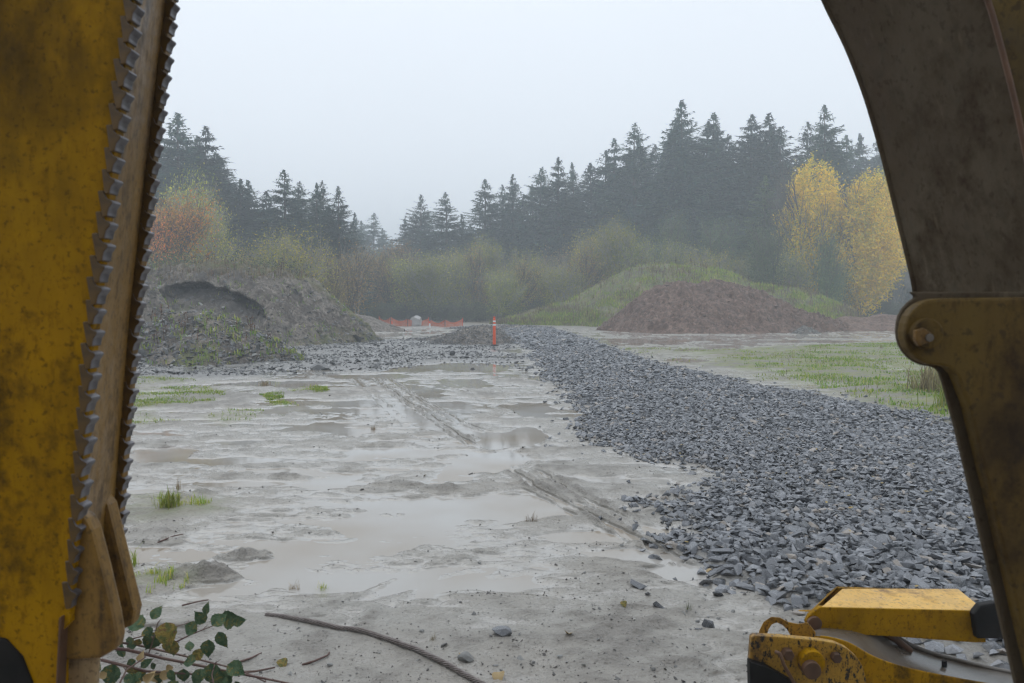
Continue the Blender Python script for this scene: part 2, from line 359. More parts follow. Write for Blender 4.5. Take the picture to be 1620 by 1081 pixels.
BUMPS = [(*ell(*e), dp) for e, dp in [((395, 880, 48, 9), .055), ((345, 915, 40, 9), .04), ((455, 757, 35, 5), .03), ((320, 782, 30, 5), .03), ((255, 860, 45, 7), .03),
    ((640, 770, 40, 6), .02), ((700, 775, 45, 8), .018), ((620, 815, 40, 7), .02), ((1000, 830, 70, 8), .015), ((320, 912, 50, 8), .025), ((860, 740, 60, 8), .02), ((500, 845, 40, 5), .02), ((560,745,60,4),.02), ((480,700,60,4),.015)]]
RUTS = [(gp(q), a, s_) for q, a, s_ in [
    ([(588,596),(630,628),(680,660),(720,688),(765,716)], .034, .045), ([(612,598),(668,636),(725,668),(790,690)], .028, .05), ([(560,598),(605,640),(650,680)], .012, .06),
    ([(795,735),(850,775),(910,808),(985,842),(1060,880),(1130,925)], .030, .05), ([(830,735),(900,778),(975,815),(1050,848)], .022, .045),
    ([(690,600),(760,630),(850,640)], .015, .1), ([(820,600),(880,615),(925,640)], .012, .1), ([(520,1090),(560,960),(700,900),(840,870)], .008, .08),
    ([(900,1085),(1010,980),(1060,960),(1180,975)], .01, .07)]]
def zone(x, y):
    x = np.asarray(x, float); y = np.asarray(y, float)
    wob = .25*fbm(x/.8, y/.8, 3, 50)+.5*fbm(x/3, y/3, 2, 60)*np.clip(y/15, .2, 1)
    g = sdpoly(x, y, GRAV)+wob*.6
    rb = sdpoly(x, y, ROCKB)+wob*2
    gr = sm(1.5, -1.5, sdpoly(x, y, GRASSR)+wob*3); g2 = sm(2, -3, sdpoly(x, y, GRASSR2)+wob*3)*.55
    gl = np.zeros_like(x)
    for q in GRASSL: gl = np.maximum(gl, sm(.25, -.1, sdpoly(x, y, q)+wob*.9))
    return g, rb, gr, g2, gl
def gz(x, y, full=False):
    x = np.asarray(x, float); y = np.asarray(y, float)
    g, rb, gr, g2, gl = zone(x, y)
    far = sm(14, 40, y)
    amp = 1 - .35*sm(4.6, 3.6, y)
    n1 = fbm(x/1.6, y/1.6, 4, 1); n2 = fbm(x/.5, y/.28, 4, 9); n3 = fbm(x/.11, y/.08, 3, 21)
    h = .012 + .004*n3 + amp*(.026*n1 + .040*n2*(.6+.4*sm(-.3, .3, n1))) + .014*n3*sm(-.010, .02, .024*n1+.02*n2) + .042*np.abs(fbm(x/.26, y/.13, 4, 121))*sm(-.25, .3, fbm(x/.9, y/.5, 3, 122)) - .004 + .010*sm(4.5, 3.8, y) + .02*far*fbm(x/6, y/3, 3, 33)
    h = h + .016*fbm(x/.9, y/.16, 3, 77)*sm(4.5, 6, y)*sm(1.0, -1.5, x)
    ck = sm(4.0, 4.8, y)*sm(1.2, -.4, x-.06*(y-5)); h = h + ck*(.018*np.abs(fbm(x/.12, y/.055, 3, 151))*sm(-.3, .3, fbm(x/.6, y/.4, 2, 152)) - .003)
    br = np.zeros_like(x)
    for cx, cy_, rx, ry, dp, b in PUD:
        q = np.hypot((x-cx)/rx, (y-cy_)/ry) + .45*fbm(x/(rx*.6), y/(ry*.6), 3, 5)
        k = sm(1.15, .55, q); h = h*(1-k*.85) - k*dp*.55; br = np.maximum(br, k*b)
    for cx, cy_, rx, ry, dp in BUMPS:
        q = np.hypot((x-cx)/rx, (y-cy_)/ry) + .5*fbm(x/.15, y/.15, 3, 6)
        h = h + dp*sm(1.15, .3, q)*(1+.6*fbm(x/.05, y/.05, 2, 8))
    for P_, a, s_ in RUTS:
        d, u, ln = dline(x, y, P_); d = d + .03*fbm(x/.3, y/.3, 2, 12); e = sm(0, .6, u)*sm(ln, ln-.8, u)
        h = h + e*a*(np.exp(-((np.abs(d)-1.25*s_)/(.5*s_))**2)*(1+.5*fbm(x/.12, y/.12, 2, 14)) - .9*np.exp(-(d/(.75*s_))**2))
    kg = sm(.12, -.35, g); h = h*(1-kg)+kg*(.045+.04*fbm(x/.9, y/.9, 3, 41)+.03*sm(0, -1.5, g)*1)
    kr = sm(.6, -.8, rb); h = h + kr*(.02+.05*fbm(x/1.2, y/1.2, 4, 43))
    h = h + gr*(.02+.05*(fbm(x/1.5, y/1.5, 3, 44)+.4)) + gl*.018
    out = sm(52, 62, np.hypot(x, y)); h = h*(1-out)+out*(.1+.15*fbm(x/5, y/5, 3, 46))
    h = h + .1*sm(4, 9, np.abs(x))*sm(3, 0, y)
    if full: return h, g, rb, gr, g2, gl, br
    return h

hs = math.atan(0.74)
ang = np.concatenate([np.linspace(-hs, hs, 720), np.linspace(hs, 2*math.pi-hs, 74)[1:-1]])
px_rows = np.linspace(1/2.6, 1/75., 560); rr = np.concatenate([[.4, .8, 1.3, 1.8, 2.2], 1/px_rows, [85, 100, 120, 150, 200, 300, 500, 900, 1600, 3000]])
A_, R_ = np.meshgrid(ang, rr); GX = R_*np.sin(A_); GY = R_*np.cos(A_)
hh_, g_, rb_, gr_, g2_, gl_, br_ = gz(GX.ravel(), GY.ravel(), True)
V = np.stack([GX.ravel(), GY.ravel(), hh_], 1); nA, nR = len(ang), len(rr)
i_ = np.arange(nR-1)[:, None]*nA; j_ = np.arange(nA)[None, :]; j2 = (j_+1) % nA
Q = np.stack([(i_+j_), (i_+j2), (i_+nA+j2), (i_+nA+j_)], -1).reshape(-1, 4)[:, ::-1]
rad = np.hypot(GX, GY).ravel()
litter = sm(58, 66, rad)
zc = np.stack([np.clip(sm(.15, -.3, g_)*1+sm(.8, -.8, rb_)*.75, 0, 1)*(1-litter), np.clip(gr_*1.0+g2_*.8+gl_*.4, 0, 1)*(1-litter*.5)+litter*.4, np.clip(br_*.9+litter*.6, 0, 1)], 1)
V = np.vstack([V, [[0, 0, .02]]]); zc = np.vstack([zc, [[0, 0, 0]]])
tri = np.stack([np.arange(nA), (np.arange(nA)+1) % nA, np.full(nA, nR*nA)], 1)
gme = mesh_np('ground', V, Q, M_ground, True, {'zone': zc})
bm = bmesh.new(); bm.from_mesh(gme); bm.verts.ensure_lookup_table()
for a, b, c_ in tri[::1]:
    try: bm.faces.new([bm.verts[int(c_)], bm.verts[int(b)], bm.verts[int(a)]])
    except Exception: pass
bm.to_mesh(gme); bm.free()
ground = obj('ground', gme, kind='structure')
# puddle water: one level sheet showing wherever the mud dips below it
wv = [(-40, 1.5, 0), (45, 1.5, 0), (45, 56, 0), (-40, 56, 0)]
water = obj('puddle_water', mesh_py('puddle_water', wv, [(0, 1, 2, 3)], M_water), kind='structure')

# haze
hv = bpy.data.materials.new('mist_air'); hv.use_nodes = True; t_ = hv.node_tree; t_.nodes.clear()
pv = t_.nodes.new('ShaderNodeVolumePrincipled'); pv.inputs['Color'].default_value = (.88, .952, 1, 1); pv.inputs['Density'].default_value = HAZE; pv.inputs['Anisotropy'].default_value = .1
ov = t_.nodes.new('ShaderNodeOutputMaterial'); t_.links.new(pv.outputs[0], ov.inputs['Volume'])
hx, hy0, hy1, z0, z1 = 3300, -3300, 3300, -1.2, 36
HV = [(x, y, z_) for z_ in (z0, z1) for x, y in ((-hx, hy0), (hx, hy0), (hx, hy1), (-hx, hy1))]
obj('haze', mesh_py('haze', HV, [(3, 2, 1, 0), (4, 5, 6, 7), (0, 1, 5, 4), (1, 2, 6, 5), (2, 3, 7, 6), (3, 0, 4, 7)], hv), kind='stuff')

# ------------------------------------------------------------------ mounds
def mound(name, prof, yb, yc, yk, mat, nx=160, nv=70, rough=.12, seed=0, cave=None, zonef=None, gully=.1, power=1.0, **tags):
    """ridge whose crest outline is prof (pixels at depth yc); front foot at yb, back foot at yk"""
    pr = np.array(prof, float); pxs = np.linspace(pr[0, 0], pr[-1, 0], nx); pys = np.interp(pxs, pr[:, 0], pr[:, 1])
    k = np.array([1, 2, 3, 2, 1.])/9; pys = np.convolve(np.pad(pys, 2, mode='edge'), k, 'valid')
    X0 = (pxs-810)/F*yc; Z0 = np.array([PD(a, b, yc).z for a, b in zip(pxs, pys)]); Z0 = np.maximum(Z0, -.06)
    zm = Z0.max(); rel = np.clip(Z0/zm, .02, 1)**.7
    vv = np.linspace(0, 1, nv); fr = .62
    t = np.clip(vv/fr, 0, 1)[:, None]; tb = np.clip((vv-fr)/(1-fr), 0, 1)[:, None]
    yf = yc-(yc-yb)*rel[None, :]; yb2 = yc+(yk-yc)*rel[None, :]
    Y = np.where(tb > 0, yc+(yb2-yc)*tb, yf+(yc-yf)*t); s = np.where(tb > 0, 1-tb, t)
    shp = np.where(s < .85, s**power, s**power); shp = shp*(1-.12*s**6)/(1-.12)
    Z = -.08+(Z0[None, :]+.08)*shp*1.0
    X = X0[None, :]*(Y/yc)**.35 + 0*Y
    sl = shp*(1-.75*s**8)
    Z = Z + rough*.5*np.abs(fbm(X/.18, Y/.18, 3, seed+40))*sm(0, .2, shp) + rough*fbm(X/1.1, Y/1.1, 5, seed+3)*sm(0, .25, shp) + rough*.8*fbm(X/.35, Y/.35, 4, seed+9)*sm(0, .2, shp)
    Y = Y + gully*np.abs(fbm(X/.5, Z/3, 3, seed+20))*-2*sl*(tb[:, :] <= 0)
    zz = np.zeros((nv, nx, 3))
    if cave is not None:
        Y, Z, ck = cave(pxs[None, :]+0*Y, Y, Z, X); zz[..., 2] = ck
    if zonef is not None: zz = zonef(pxs[None, :]+0*Y, s+0*Y, tb > 0, X, Y, Z, zz)
    V = np.stack([X, Y, Z], -1).reshape(-1, 3)
    i = np.arange(nv-1)[:, None]*nx; j = np.arange(nx-1)[None, :]
    Qd = np.stack([i+j, i+j+1, i+nx+j+1, i+nx+j], -1).reshape(-1, 4)
    me = mesh_np(name, V, Qd, mat, True, {'zone': zz.reshape(-1, 3)})
    o = obj(name, me, **tags)
    return o, np.stack([X, Y, Z], -1), zz, s
def on_mound(P, n, f=None, seed=1):
    r = np.random.default_rng(seed); nv, nx, _ = P.shape; fr = int(nv*.66)
    i = r.integers(1, fr-1, n*4); j = r.integers(1, nx-2, n*4); a = r.random(n*4)[:, None]; b = r.random(n*4)[:, None]
    p = P[i, j]*(1-a)*(1-b)+P[i+1, j]*a*(1-b)+P[i, j+1]*(1-a)*b+P[i+1, j+1]*a*b
    pxx = p[:, 0]/p[:, 1]*F+810; pyy = HZ+(CH-p[:, 2])/p[:, 1]*F
    k = (p[:, 2] > .0)
    if f is not None: k &= f(pxx, pyy, r.random(n*4))
    return p[k][:n]

# left excavated bank
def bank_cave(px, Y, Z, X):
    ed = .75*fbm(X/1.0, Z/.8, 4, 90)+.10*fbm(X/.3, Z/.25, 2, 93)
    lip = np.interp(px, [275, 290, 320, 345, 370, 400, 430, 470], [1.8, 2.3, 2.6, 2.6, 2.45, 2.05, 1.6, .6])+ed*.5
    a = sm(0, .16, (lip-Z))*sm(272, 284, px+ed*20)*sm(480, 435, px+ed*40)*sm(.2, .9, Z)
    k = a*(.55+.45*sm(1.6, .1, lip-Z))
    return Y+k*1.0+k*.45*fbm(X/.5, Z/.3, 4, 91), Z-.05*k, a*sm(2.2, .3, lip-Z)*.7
def bank_zone(px, s, back, X, Y, Z, zz):
    g = sm(.78, .98, s)*.7+np.where(back, .6, 0); n = fbm(X/1.2, Z/1.2, 3, 70)
    g = g+sm(.1, .4, n)*.5*sm(300, 240, px)+.5*sm(.25, .45, n); zz[..., 1] = np.clip(g, 0, .9)*(1-zz[..., 2]); 
    zz[..., 2] = np.clip(zz[..., 2]+.5*sm(.2, .5, fbm(X/.7+Z*.8, Z/.7, 3, 71)), 0, 1); return zz
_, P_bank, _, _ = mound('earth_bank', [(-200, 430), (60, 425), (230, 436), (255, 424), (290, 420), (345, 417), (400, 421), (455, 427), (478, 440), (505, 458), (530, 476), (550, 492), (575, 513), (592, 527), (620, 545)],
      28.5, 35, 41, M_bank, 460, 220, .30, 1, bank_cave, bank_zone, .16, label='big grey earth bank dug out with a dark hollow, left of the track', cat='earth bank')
_, P_bank2, _, _ = mound('spoil_mound', [(520, 520), (545, 505), (560, 497), (590, 502), (612, 512), (640, 522)], 44, 48, 52, M_bank, 60, 40, .1, 5, label='low grey mound behind the foot of the dug-out bank', cat='mound')
# rubble pile in front
def rub_zone(px, s, back, X, Y, Z, zz):
    zz[..., 1] = .8*sm(.1, .4, fbm(X/.8, Y/.8, 3, 73)); zz[..., 2] = .45*sm(-.1, .4, fbm(X/.6, Y/.6, 3, 74)); return zz
_, P_rub, _, _ = mound('rubble_pile', [(-160, 535), (60, 520), (210, 523), (240, 508), (275, 498), (330, 493), (360, 500), (390, 513), (430, 536), (465, 556), (500, 572), (530, 590)],
      20.2, 22.6, 25.5, M_bank, 150, 70, .14, 11, None, rub_zone, .08, label='rubble pile of grey stones and soil in front of the dug-out bank', cat='rubble pile')
_, P_left, _, _ = mound('gravel_slope', [(-300, 420), (60, 440), (180, 430), (225, 428), (245, 450), (262, 480), (285, 505), (300, 530)], 25.5, 27.5, 31, M_bank, 70, 50, .12, 14,
      None, rub_zone, .1, label='steep gravelly slope at the far left beside the yellow serrated arm', cat='slope')
# small grey gravel pile behind the post and the long low ridge beside it
_, P_sm, _, _ = mound('gravel_pile', [(650, 553), (685, 540), (712, 527), (742, 517), (768, 515), (790, 521), (808, 533), (828, 550)], 30.6, 32.4, 34.5, M_bank, 80, 40, .06, 17, None, None, .03,
      label='small dark gravel pile behind the orange marker post', cat='gravel pile')
_, P_rdg, _, _ = mound('gravel_ridge', [(560, 549), (600, 543), (660, 536), (720, 525), (760, 522), (800, 530)], 33.5, 35.0, 37, M_bank, 80, 26, .05, 18, None, None, .02,
      label='long low gravel ridge running left behind the small gravel pile', cat='gravel ridge')
_, P_fr, _, _ = mound('far_gravel_ridge', [(690, 523), (730, 517), (800, 514.5), (840, 515), (880, 520)], 50, 52, 54, M_bank, 60, 20, .05, 19, None, None, .02,
      label='far low gravel ridge at the end of the stone track', cat='gravel ridge')
# right grassy hill
def hill_zone(px, s, back, X, Y, Z, zz):
    zz[..., 1] = .95-.5*sm(.1, .5, fbm(X/2.2, Y/2, 3, 80))
    zz[..., 2] = .35*sm(.15, .5, fbm(X/1.5, Y/1.5, 3, 81)); return zz
hill, P_hill, _, _ = mound('hill', [(770, 516), (800, 507), (860, 493), (920, 466), (960, 444), (995, 426), (1015, 420), (1060, 421), (1120, 423), (1150, 431), (1180, 447), (1215, 455), (1260, 458), (1295, 468), (1330, 485), (1360, 504), (1400, 520)],
      52, 62, 76, M_hill, 220, 80, .2, 23, None, hill_zone, .12, power=.85, kind='structure')
_, P_hl, _, _ = mound('low_grassy_mound', [(780, 515), (810, 502), (845, 489), (870, 487), (900, 490), (935, 505), (960, 518)], 60, 66, 74, M_hill, 70, 30, .12, 24, None, hill_zone, .05,
      label='low brown-green mound at the left foot of the grassy hill', cat='mound')
# brown dirt pile
_, P_brn, _, _ = mound('dirt_pile', [(925, 535), (955, 518), (985, 492), (1010, 471), (1040, 456), (1070, 448), (1125, 448), (1160, 451), (1195, 459), (1220, 471), (1255, 488), (1290, 500), (1320, 507), (1350, 524), (1370, 535)],
      43, 48.5, 54, M_brownsoil, 340, 150, .32, 29, None, None, .2, label='wide brown dirt pile in front of the grassy hill', cat='dirt pile')
_, P_b2, _, _ = mound('dirt_pile', [(1290, 530), (1310, 512), (1335, 501), (1370, 503), (1395, 498), (1430, 502), (1500, 508), (1600, 520), (1650, 535)], 46, 50, 54, M_brownsoil, 90, 40, .16, 31, None, None, .1,
      label='lower brown dirt pile between the wide dirt pile and the dark right arm', cat='dirt pile')
_, P_b3, _, _ = mound('gravel_pile', [(1238, 540), (1256, 524), (1272, 515), (1288, 521), (1310, 535)], 42.3, 43.4, 45, M_bank, 40, 24, .06, 33, None, None, .04,
      label='small pale grey heap at the foot of the brown dirt pile', cat='gravel pile')

# ------------------------------------------------------------------ stones
def stone_proto(seed, flat=.55):
    r = np.random.default_rng(seed); P = r.normal(size=(9, 3)); P /= np.linalg.norm(P, axis=1)[:, None]; P *= r.uniform(.8, 1.1, (9, 1))
    P *= np.array([1, r.uniform(.55, .9), r.uniform(.28, .55)*flat/.55])*.5
    bm = bmesh.new(); vs = [bm.verts.new(p) for p in P]; ret = bmesh.ops.convex_hull(bm, input=vs)
    dead = [g for g in ret['geom_interior'] if isinstance(g, bmesh.types.BMVert)]+[v for v in bm.verts if not v.link_faces]
    bmesh.ops.delete(bm, geom=list(set(dead)), context='VERTS'); bmesh.ops.triangulate(bm, faces=bm.faces); bm.verts.index_update()
    V = np.array([v.co[:] for v in bm.verts]); Fc = np.array([[v.index for v in f.verts] for f in bm.faces]); bm.free(); return V, Fc
PROTO = [stone_proto(100+i) for i in range(16)]
def rotm(r, n, tilt=.5):
    a = r.uniform(0, 2*np.pi, n); b = r.normal(0, tilt, n); c_ = r.normal(0, tilt, n)
    ca, sa, cb, sb, cc, sc_ = np.cos(a), np.sin(a), np.cos(b), np.sin(b), np.cos(c_), np.sin(c_)
    Rz = np.stack([np.stack([ca, -sa, 0*a], -1), np.stack([sa, ca, 0*a], -1), np.stack([0*a, 0*a, 1+0*a], -1)], 1)
    Rx = np.stack([np.stack([1+0*a, 0*a, 0*a], -1), np.stack([0*a, cb, -sb], -1), np.stack([0*a, sb, cb], -1)], 1)
    Ry = np.stack([np.stack([cc, 0*a, sc_], -1), np.stack([0*a, 1+0*a, 0*a], -1), np.stack([-sc_, 0*a, cc], -1)], 1)
    return Rz@Rx@Ry
def stones(name, P, size, mat, seed=0, tilt=.35, parent=None, **tags):
    r = np.random.default_rng(seed); n = len(P); k = r.integers(0, len(PROTO), n); Rm = rotm(r, n, tilt); Vs = []; Fs = []; b = 0
    for q, (pv_, pf) in enumerate(PROTO):
        m = np.where(k == q)[0]
        if not len(m): continue
        v = np.einsum('nij,vj->nvi', Rm[m], pv_)*size[m][:, None, None]+P[m][:, None, :]
        Vs.append(v.reshape(-1, 3)); Fs.append((pf[None]+(np.arange(len(m))*len(pv_))[:, None, None]+b).reshape(-1, 3)); b += v.shape[0]*v.shape[1]
    me = mesh_np(name, np.vstack(Vs), np.vstack(Fs), mat); return obj(name, me, parent, kind='stuff', **tags)
def jgrid(x0, x1, y0, y1, s, r):
    X, Y = np.meshgrid(np.arange(x0, x1, s), np.arange(y0, y1, s)); X = X.ravel()+r.uniform(-.5, .5, X.size)*s; Y = Y.ravel()+r.uniform(-.5, .5, Y.size)*s; return X, Y
pts = []; szs = []
for y0, y1, s, k in ((3.2, 5.4, .044, 2.05), (5.4, 10, .041, 1.72), (10, 16, .054, 1.5), (16, 28, .08, 1.35), (28, 54, .15, 1.2)):
    r = np.random.default_rng(int(y0*10)); X, Y = jgrid(-3, 26, y0, y1, s, r); m = (np.abs(X/Y) < .72)
    X, Y = X[m], Y[m]; sd_ = zone(X, Y)[0]
    keep = r.random(len(X)) < sm(.30, -.15, sd_+.22*fbm(X/.35, Y/.35, 2, 160))+.025*(sd_ < .6); X, Y, sd_ = X[keep], Y[keep], sd_[keep]
    sz = s*k*np.exp(np.clip(r.normal(0, .30, len(X)), -.7, .42)); Z = gz(X, Y)+sz*.10+r.uniform(0, .35, len(X))*s*sm(0, -.3, sd_)
    pts.append(np.stack([X, Y, Z], 1)); szs.append(sz)
P = np.vstack(pts); SZ = np.vstack([q[:, None] for q in szs])[:, 0]
sc_px = SZ/P[:, 1]; vis = (P[:, 0]/P[:, 1]*F+810 < 1560) & (HZ+(CH-P[:, 2])/P[:, 1]*F < 1000) & (P[:, 2] > .01); order = np.argsort(-np.where(vis, sc_px, 0))
pick = order[:300]; rest = np.ones(len(P), bool); rest[pick] = False
gbed = obj('gravel_track', None, None, 'broad track of wet blue-grey crushed rock curving back towards the wood', 'gravel track')
stones('gravel', P[rest], SZ[rest], M_stone, 3, .30, gbed)
smesh = [mesh_np('stone', v, f, M_stone) for v, f in PROTO]
for q, i in enumerate(pick):
    o = obj('stone', smesh[q % 16], gbed); o.location = P[i]; o.scale = (SZ[i],)*3; o.rotation_euler = (random.gauss(0, .28), random.gauss(0, .28), random.uniform(0, 6.28))
# rocky band
r = np.random.default_rng(5); X, Y = jgrid(-24, 3, 16, 36, .12, r); rb = zone(X, Y)[1]; k = (r.random(len(X)) < (.3+.6*sm(-.2, .3, fbm(X/1.5, Y/1.2, 3, 140)))*sm(.5, -.8, rb)) & (np.abs(X/Y) < .6)
X, Y = X[k], Y[k]; sz = .075*np.exp(np.clip(r.normal(0, .5, len(X)), -1, 1.1)); stones('loose_rubble', np.stack([X, Y, gz(X, Y)+sz*.1], 1), sz, M_stone3, 8, .4)
# stones on piles
def on_pile(P_, n, s0, sg, seed, mat, nm, f=None):
    p = on_mound(P_, n, f, seed); r = np.random.default_rng(seed); sz = s0*np.exp(r.normal(0, sg, len(p))); stones(nm, p, sz, mat, seed, .6)
on_pile(P_rub, 5200, .095, .5, 51, M_stone3, 'rubble_stones'); on_pile(P_left, 1200, .10, .5, 52, M_stone3, 'slope_stones')
on_pile(P_bank, 6000, .075, .6, 53, M_stone3, 'bank_stones', lambda a, b, r: (r < .5+.5*sm(500, 545, b)))
on_pile(P_sm, 2600, .07, .35, 54, M_stone3, 'pile_stones'); on_pile(P_rdg, 1500, .07, .4, 55, M_stone3, 'ridge_stones'); on_pile(P_fr, 900, .13, .35, 56, M_stone, 'far_ridge_stones')
on_pile(P_brn, 1500, .10, .55, 57, simple('brown_clods', (.14, .10, .08), (.24, .18, .15), 5, .8, .5), 'dirt_clods'); on_pile(P_b3, 500, .08, .4, 58, M_stone2, 'heap_stones')
# crumbs and pebbles over the mud
r = np.random.default_rng(9); n = 26000; yy = 1/r.uniform(1/22, 1/2.9, n); xx = (r.uniform(-.52, .5, n))*yy; sdg = zone(xx, yy)[0]
dens = sm(.0, .5, fbm(xx/.5, yy/.4, 4, 99))*.8+.05+.25*sm(4.2, 3.2, yy); h = gz(xx, yy); k = (r.random(n) < dens) & (sdg > -.2) & (h > .001)
xx, yy, h = xx[k], yy[k], h[k]; sz = .0075*np.exp(r.normal(0, .55, len(xx)))*np.clip(yy/5, 1, 2.0); stones('mud_crumbs', np.stack([xx, yy, h], 1), sz, simple('dark_mud_crumbs', (.06, .055, .05), (.13, .12, .11), 8, .6, .3), 12, .6)
n = 700; yy = 1/r.uniform(1/9, 1/3.0, n); xx = r.uniform(-.3, .45, n)*yy; h = gz(xx, yy); k = (h > .003); stones('pebbles', np.stack([xx, yy, h+.002], 1)[k], (.016*np.exp(r.normal(0, .5, n)))[k], M_stone2, 13, .5)
# stray rocks
def rock(name, px, py, size, mat, label, seed, sub=2, sq=(1, .8, .65), group=None):
    x, y = G(px, py); bm = bmesh.new(); bmesh.ops.create_icosphere(bm, subdivisions=4, radius=.5); rq = np.random.default_rng(seed)
    pl = rq.normal(size=(13, 3)); pl /= np.linalg.norm(pl, axis=1)[:, None]; dd = rq.uniform(.33, .43, 13)
    for v in bm.verts:
        c = np.array(v.co[:])
        for n_, d_ in zip(pl, dd):
            e = c@n_-d_
            if e > 0: c = c-n_*e
        c = c*(1+.05*float(fbm(c[0]*5+c[2]*3+9, c[1]*5+c[2]*2, 3, seed))); v.co = (c[0]*sq[0], c[1]*sq[1], c[2]*sq[2])
    me = bpy.data.meshes.new(name); bm.to_mesh(me); bm.free(); me.materials.append(mat)
    o = obj(name, me, None, label, 'rock', group); o.scale = (size,)*3; o.location = (x, y, float(gz(x, y))+size*sq[2]*.25); o.rotation_euler = (0, 0, seed)
rock('boulder', 658, 517, 1.15, simple('pale_boulder', (.36, .35, .34), (.46, .45, .44), 2, .7, .5, 8, .03), 'large pale boulder in front of the orange safety netting', 203, sq=(1, .8, .95))
rock('stone', 794, 1014, .10, M_stone, 'single dark wet stone on the mud above the end of the wire rope', 204, sq=(1, .7, .55))
rock('stone', 737, 1050, .085, M_stone2, 'dull grey stone beside the lower end of the wire rope', 210, sq=(1, .7, .55))
rock('concrete_chunk', 320, 577, .85, M_stone2, 'pale squared concrete chunk at the foot of the rubble pile', 206, sq=(1, .6, .5))
rock('rock', 505, 585, .5, M_stone3, 'flat grey rock at the right foot of the rubble pile', 207, sq=(1.2, .7, .4))
rock('rock', 716, 564, .26, simple('dark_rock', (.03, .03, .03), (.06, .06, .06)), 'small dark rock on the stony band left of the marker post', 208, sq=(.8, .7, .7))
rock('rock', 748, 585, .18, simple('dark_rock2', (.03, .03, .03), (.06, .06, .06)), 'small dark rock at the near edge of the long puddle', 209, sq=(.8, .7, .6))

# ------------------------------------------------------------------ grass and weeds
def blades(name, P_, hgt, mat, seed=0, wd=.12, lean=.45, parent=None, **tags):
    r = np.random.default_rng(seed); n = len(P_); h = hgt*np.exp(r.normal(0, .3, n)); a = r.uniform(0, 2*np.pi, n); l = r.uniform(0, lean, n)*h
    d = np.stack([np.cos(a), np.sin(a), 0*a], 1); s = np.stack([-np.sin(a), np.cos(a), 0*a], 1); w_ = (h*wd*.5)[:, None]
    up = np.array([0, 0, 1.])
    b0 = P_-s*w_; b1 = P_+s*w_; m0 = P_+d*(l*.35)[:, None]+up*(h*.6)[:, None]-s*w_*.6; m1 = m0+s*w_*1.2; tp = P_+d*l[:, None]+up*(h*.95)[:, None]
    V = np.stack([b0, b1, m1, m0, tp], 1).reshape(-1, 3); o_ = (np.arange(n)*5)[:, None]
    Fc = np.vstack([o_+np.array([[0, 1, 2]]), o_+np.array([[0, 2, 3]]), o_+np.array([[3, 2, 4]])])
    return obj(name, mesh_np(name, V, Fc, mat), parent, kind='stuff', **tags)
def scat(poly, n, f=None, seed=0):
    r = np.random.default_rng(seed); q = np.array(poly); x = r.uniform(q[:, 0].min(), q[:, 0].max(), n); y = r.uniform(q[:, 1].min(), q[:, 1].max(), n)
    k = sdpoly(x, y, poly)+.3*fbm(x/.5, y/.5, 3, 3)*np.clip((q[:, 1].max()-q[:, 1].min())*.4, .05, 1.2) < 0
    if f is not None: k &= f(x, y, r.random(n))
    x, y = x[k], y[k]; return np.stack([x, y, gz(x, y)-.003], 1)
Ps = [scat(q, 26000 if i < 2 else (9000 if i < 7 else 1600), lambda x, y, r: r < sm(-.15, .35, fbm(x/.8, y/.5, 4, 111))*.9+.03, i) for i, q in enumerate(GRASSL[:7])]
blades('left_grass_patches', np.vstack(Ps), .026, M_grass, 1, .28, 1.2)
P7 = scat(GRASSL[7], 3000, lambda x, y, r: r < sm(-.1, .3, fbm(x/.09, y/.09, 2, 112)), 77); P8 = scat(GRASSL[8], 800, None, 78)
blades('near_grass_patches', np.vstack([P7, P8]), .035, M_grass, 2, .09, .8)
Pg = scat(GRASSR, 260000, lambda x, y, r: (r < (sm(-.12, .3, fbm(x/1.1, y/.7, 4, 113))*.95+.02)*np.clip(18/y, .25, 1)) & (x/y < .62), 6)
blades('field_grass', Pg, .045, M_grass, 3, .26, 1.1)
blades('dry_field_grass', scat(GRASSR, 26000, lambda x, y, r: (r < sm(0, .5, fbm(x/1.1, y/1.1, 3, 114))) & (x/y < .62), 7), .09, M_dry, 4, .1, .6)
blades('sparse_field_grass', scat(GRASSR2, 42000, lambda x, y, r: r < sm(.1, .5, fbm(x/1.8, y/.9, 4, 115))*.8, 8), .035, M_grass, 5, .35, 1.1)
gh = on_mound(P_hill, 46000, lambda a, b, r: r < .12+.88*sm(-.1, .2, fbm(a/30, b/12, 3, 116)), 9); blades('hill_grass', gh, .15, M_grass, 6, .16, .7)
blades('dry_hill_grass', on_mound(P_hill, 12000, lambda a, b, r: r < .2+.8*sm(0, .3, fbm(a/40, b/10, 3, 117)), 10), .26, M_dry, 7, .1, .6)
blades('mound_grass', on_mound(P_hl, 5000, None, 11), .14, M_dry, 8, .12, .6)
blades('bank_top_grass', on_mound(P_bank, 7000, lambda a, b, r: (b < 440+8*r) | ((a < 280) & (r < .3)), 12), .16, M_dry, 9, .1, .6)
blades('bank_green_tufts', on_mound(P_bank, 4000, lambda a, b, r: fbm(a/14, b/7, 3, 118) > .22, 13), .10, M_grass, 10, .16, .7)
blades('rubble_green_tufts', np.vstack([on_mound(P_rub, 3200, lambda a, b, r: fbm(a/13, b/9, 3, 119) > .12, 14), on_mound(P_left, 1500, lambda a, b, r: fbm(a/13, b/9, 3, 120) > 0, 15)]), .09, M_grass, 11, .2, .7)
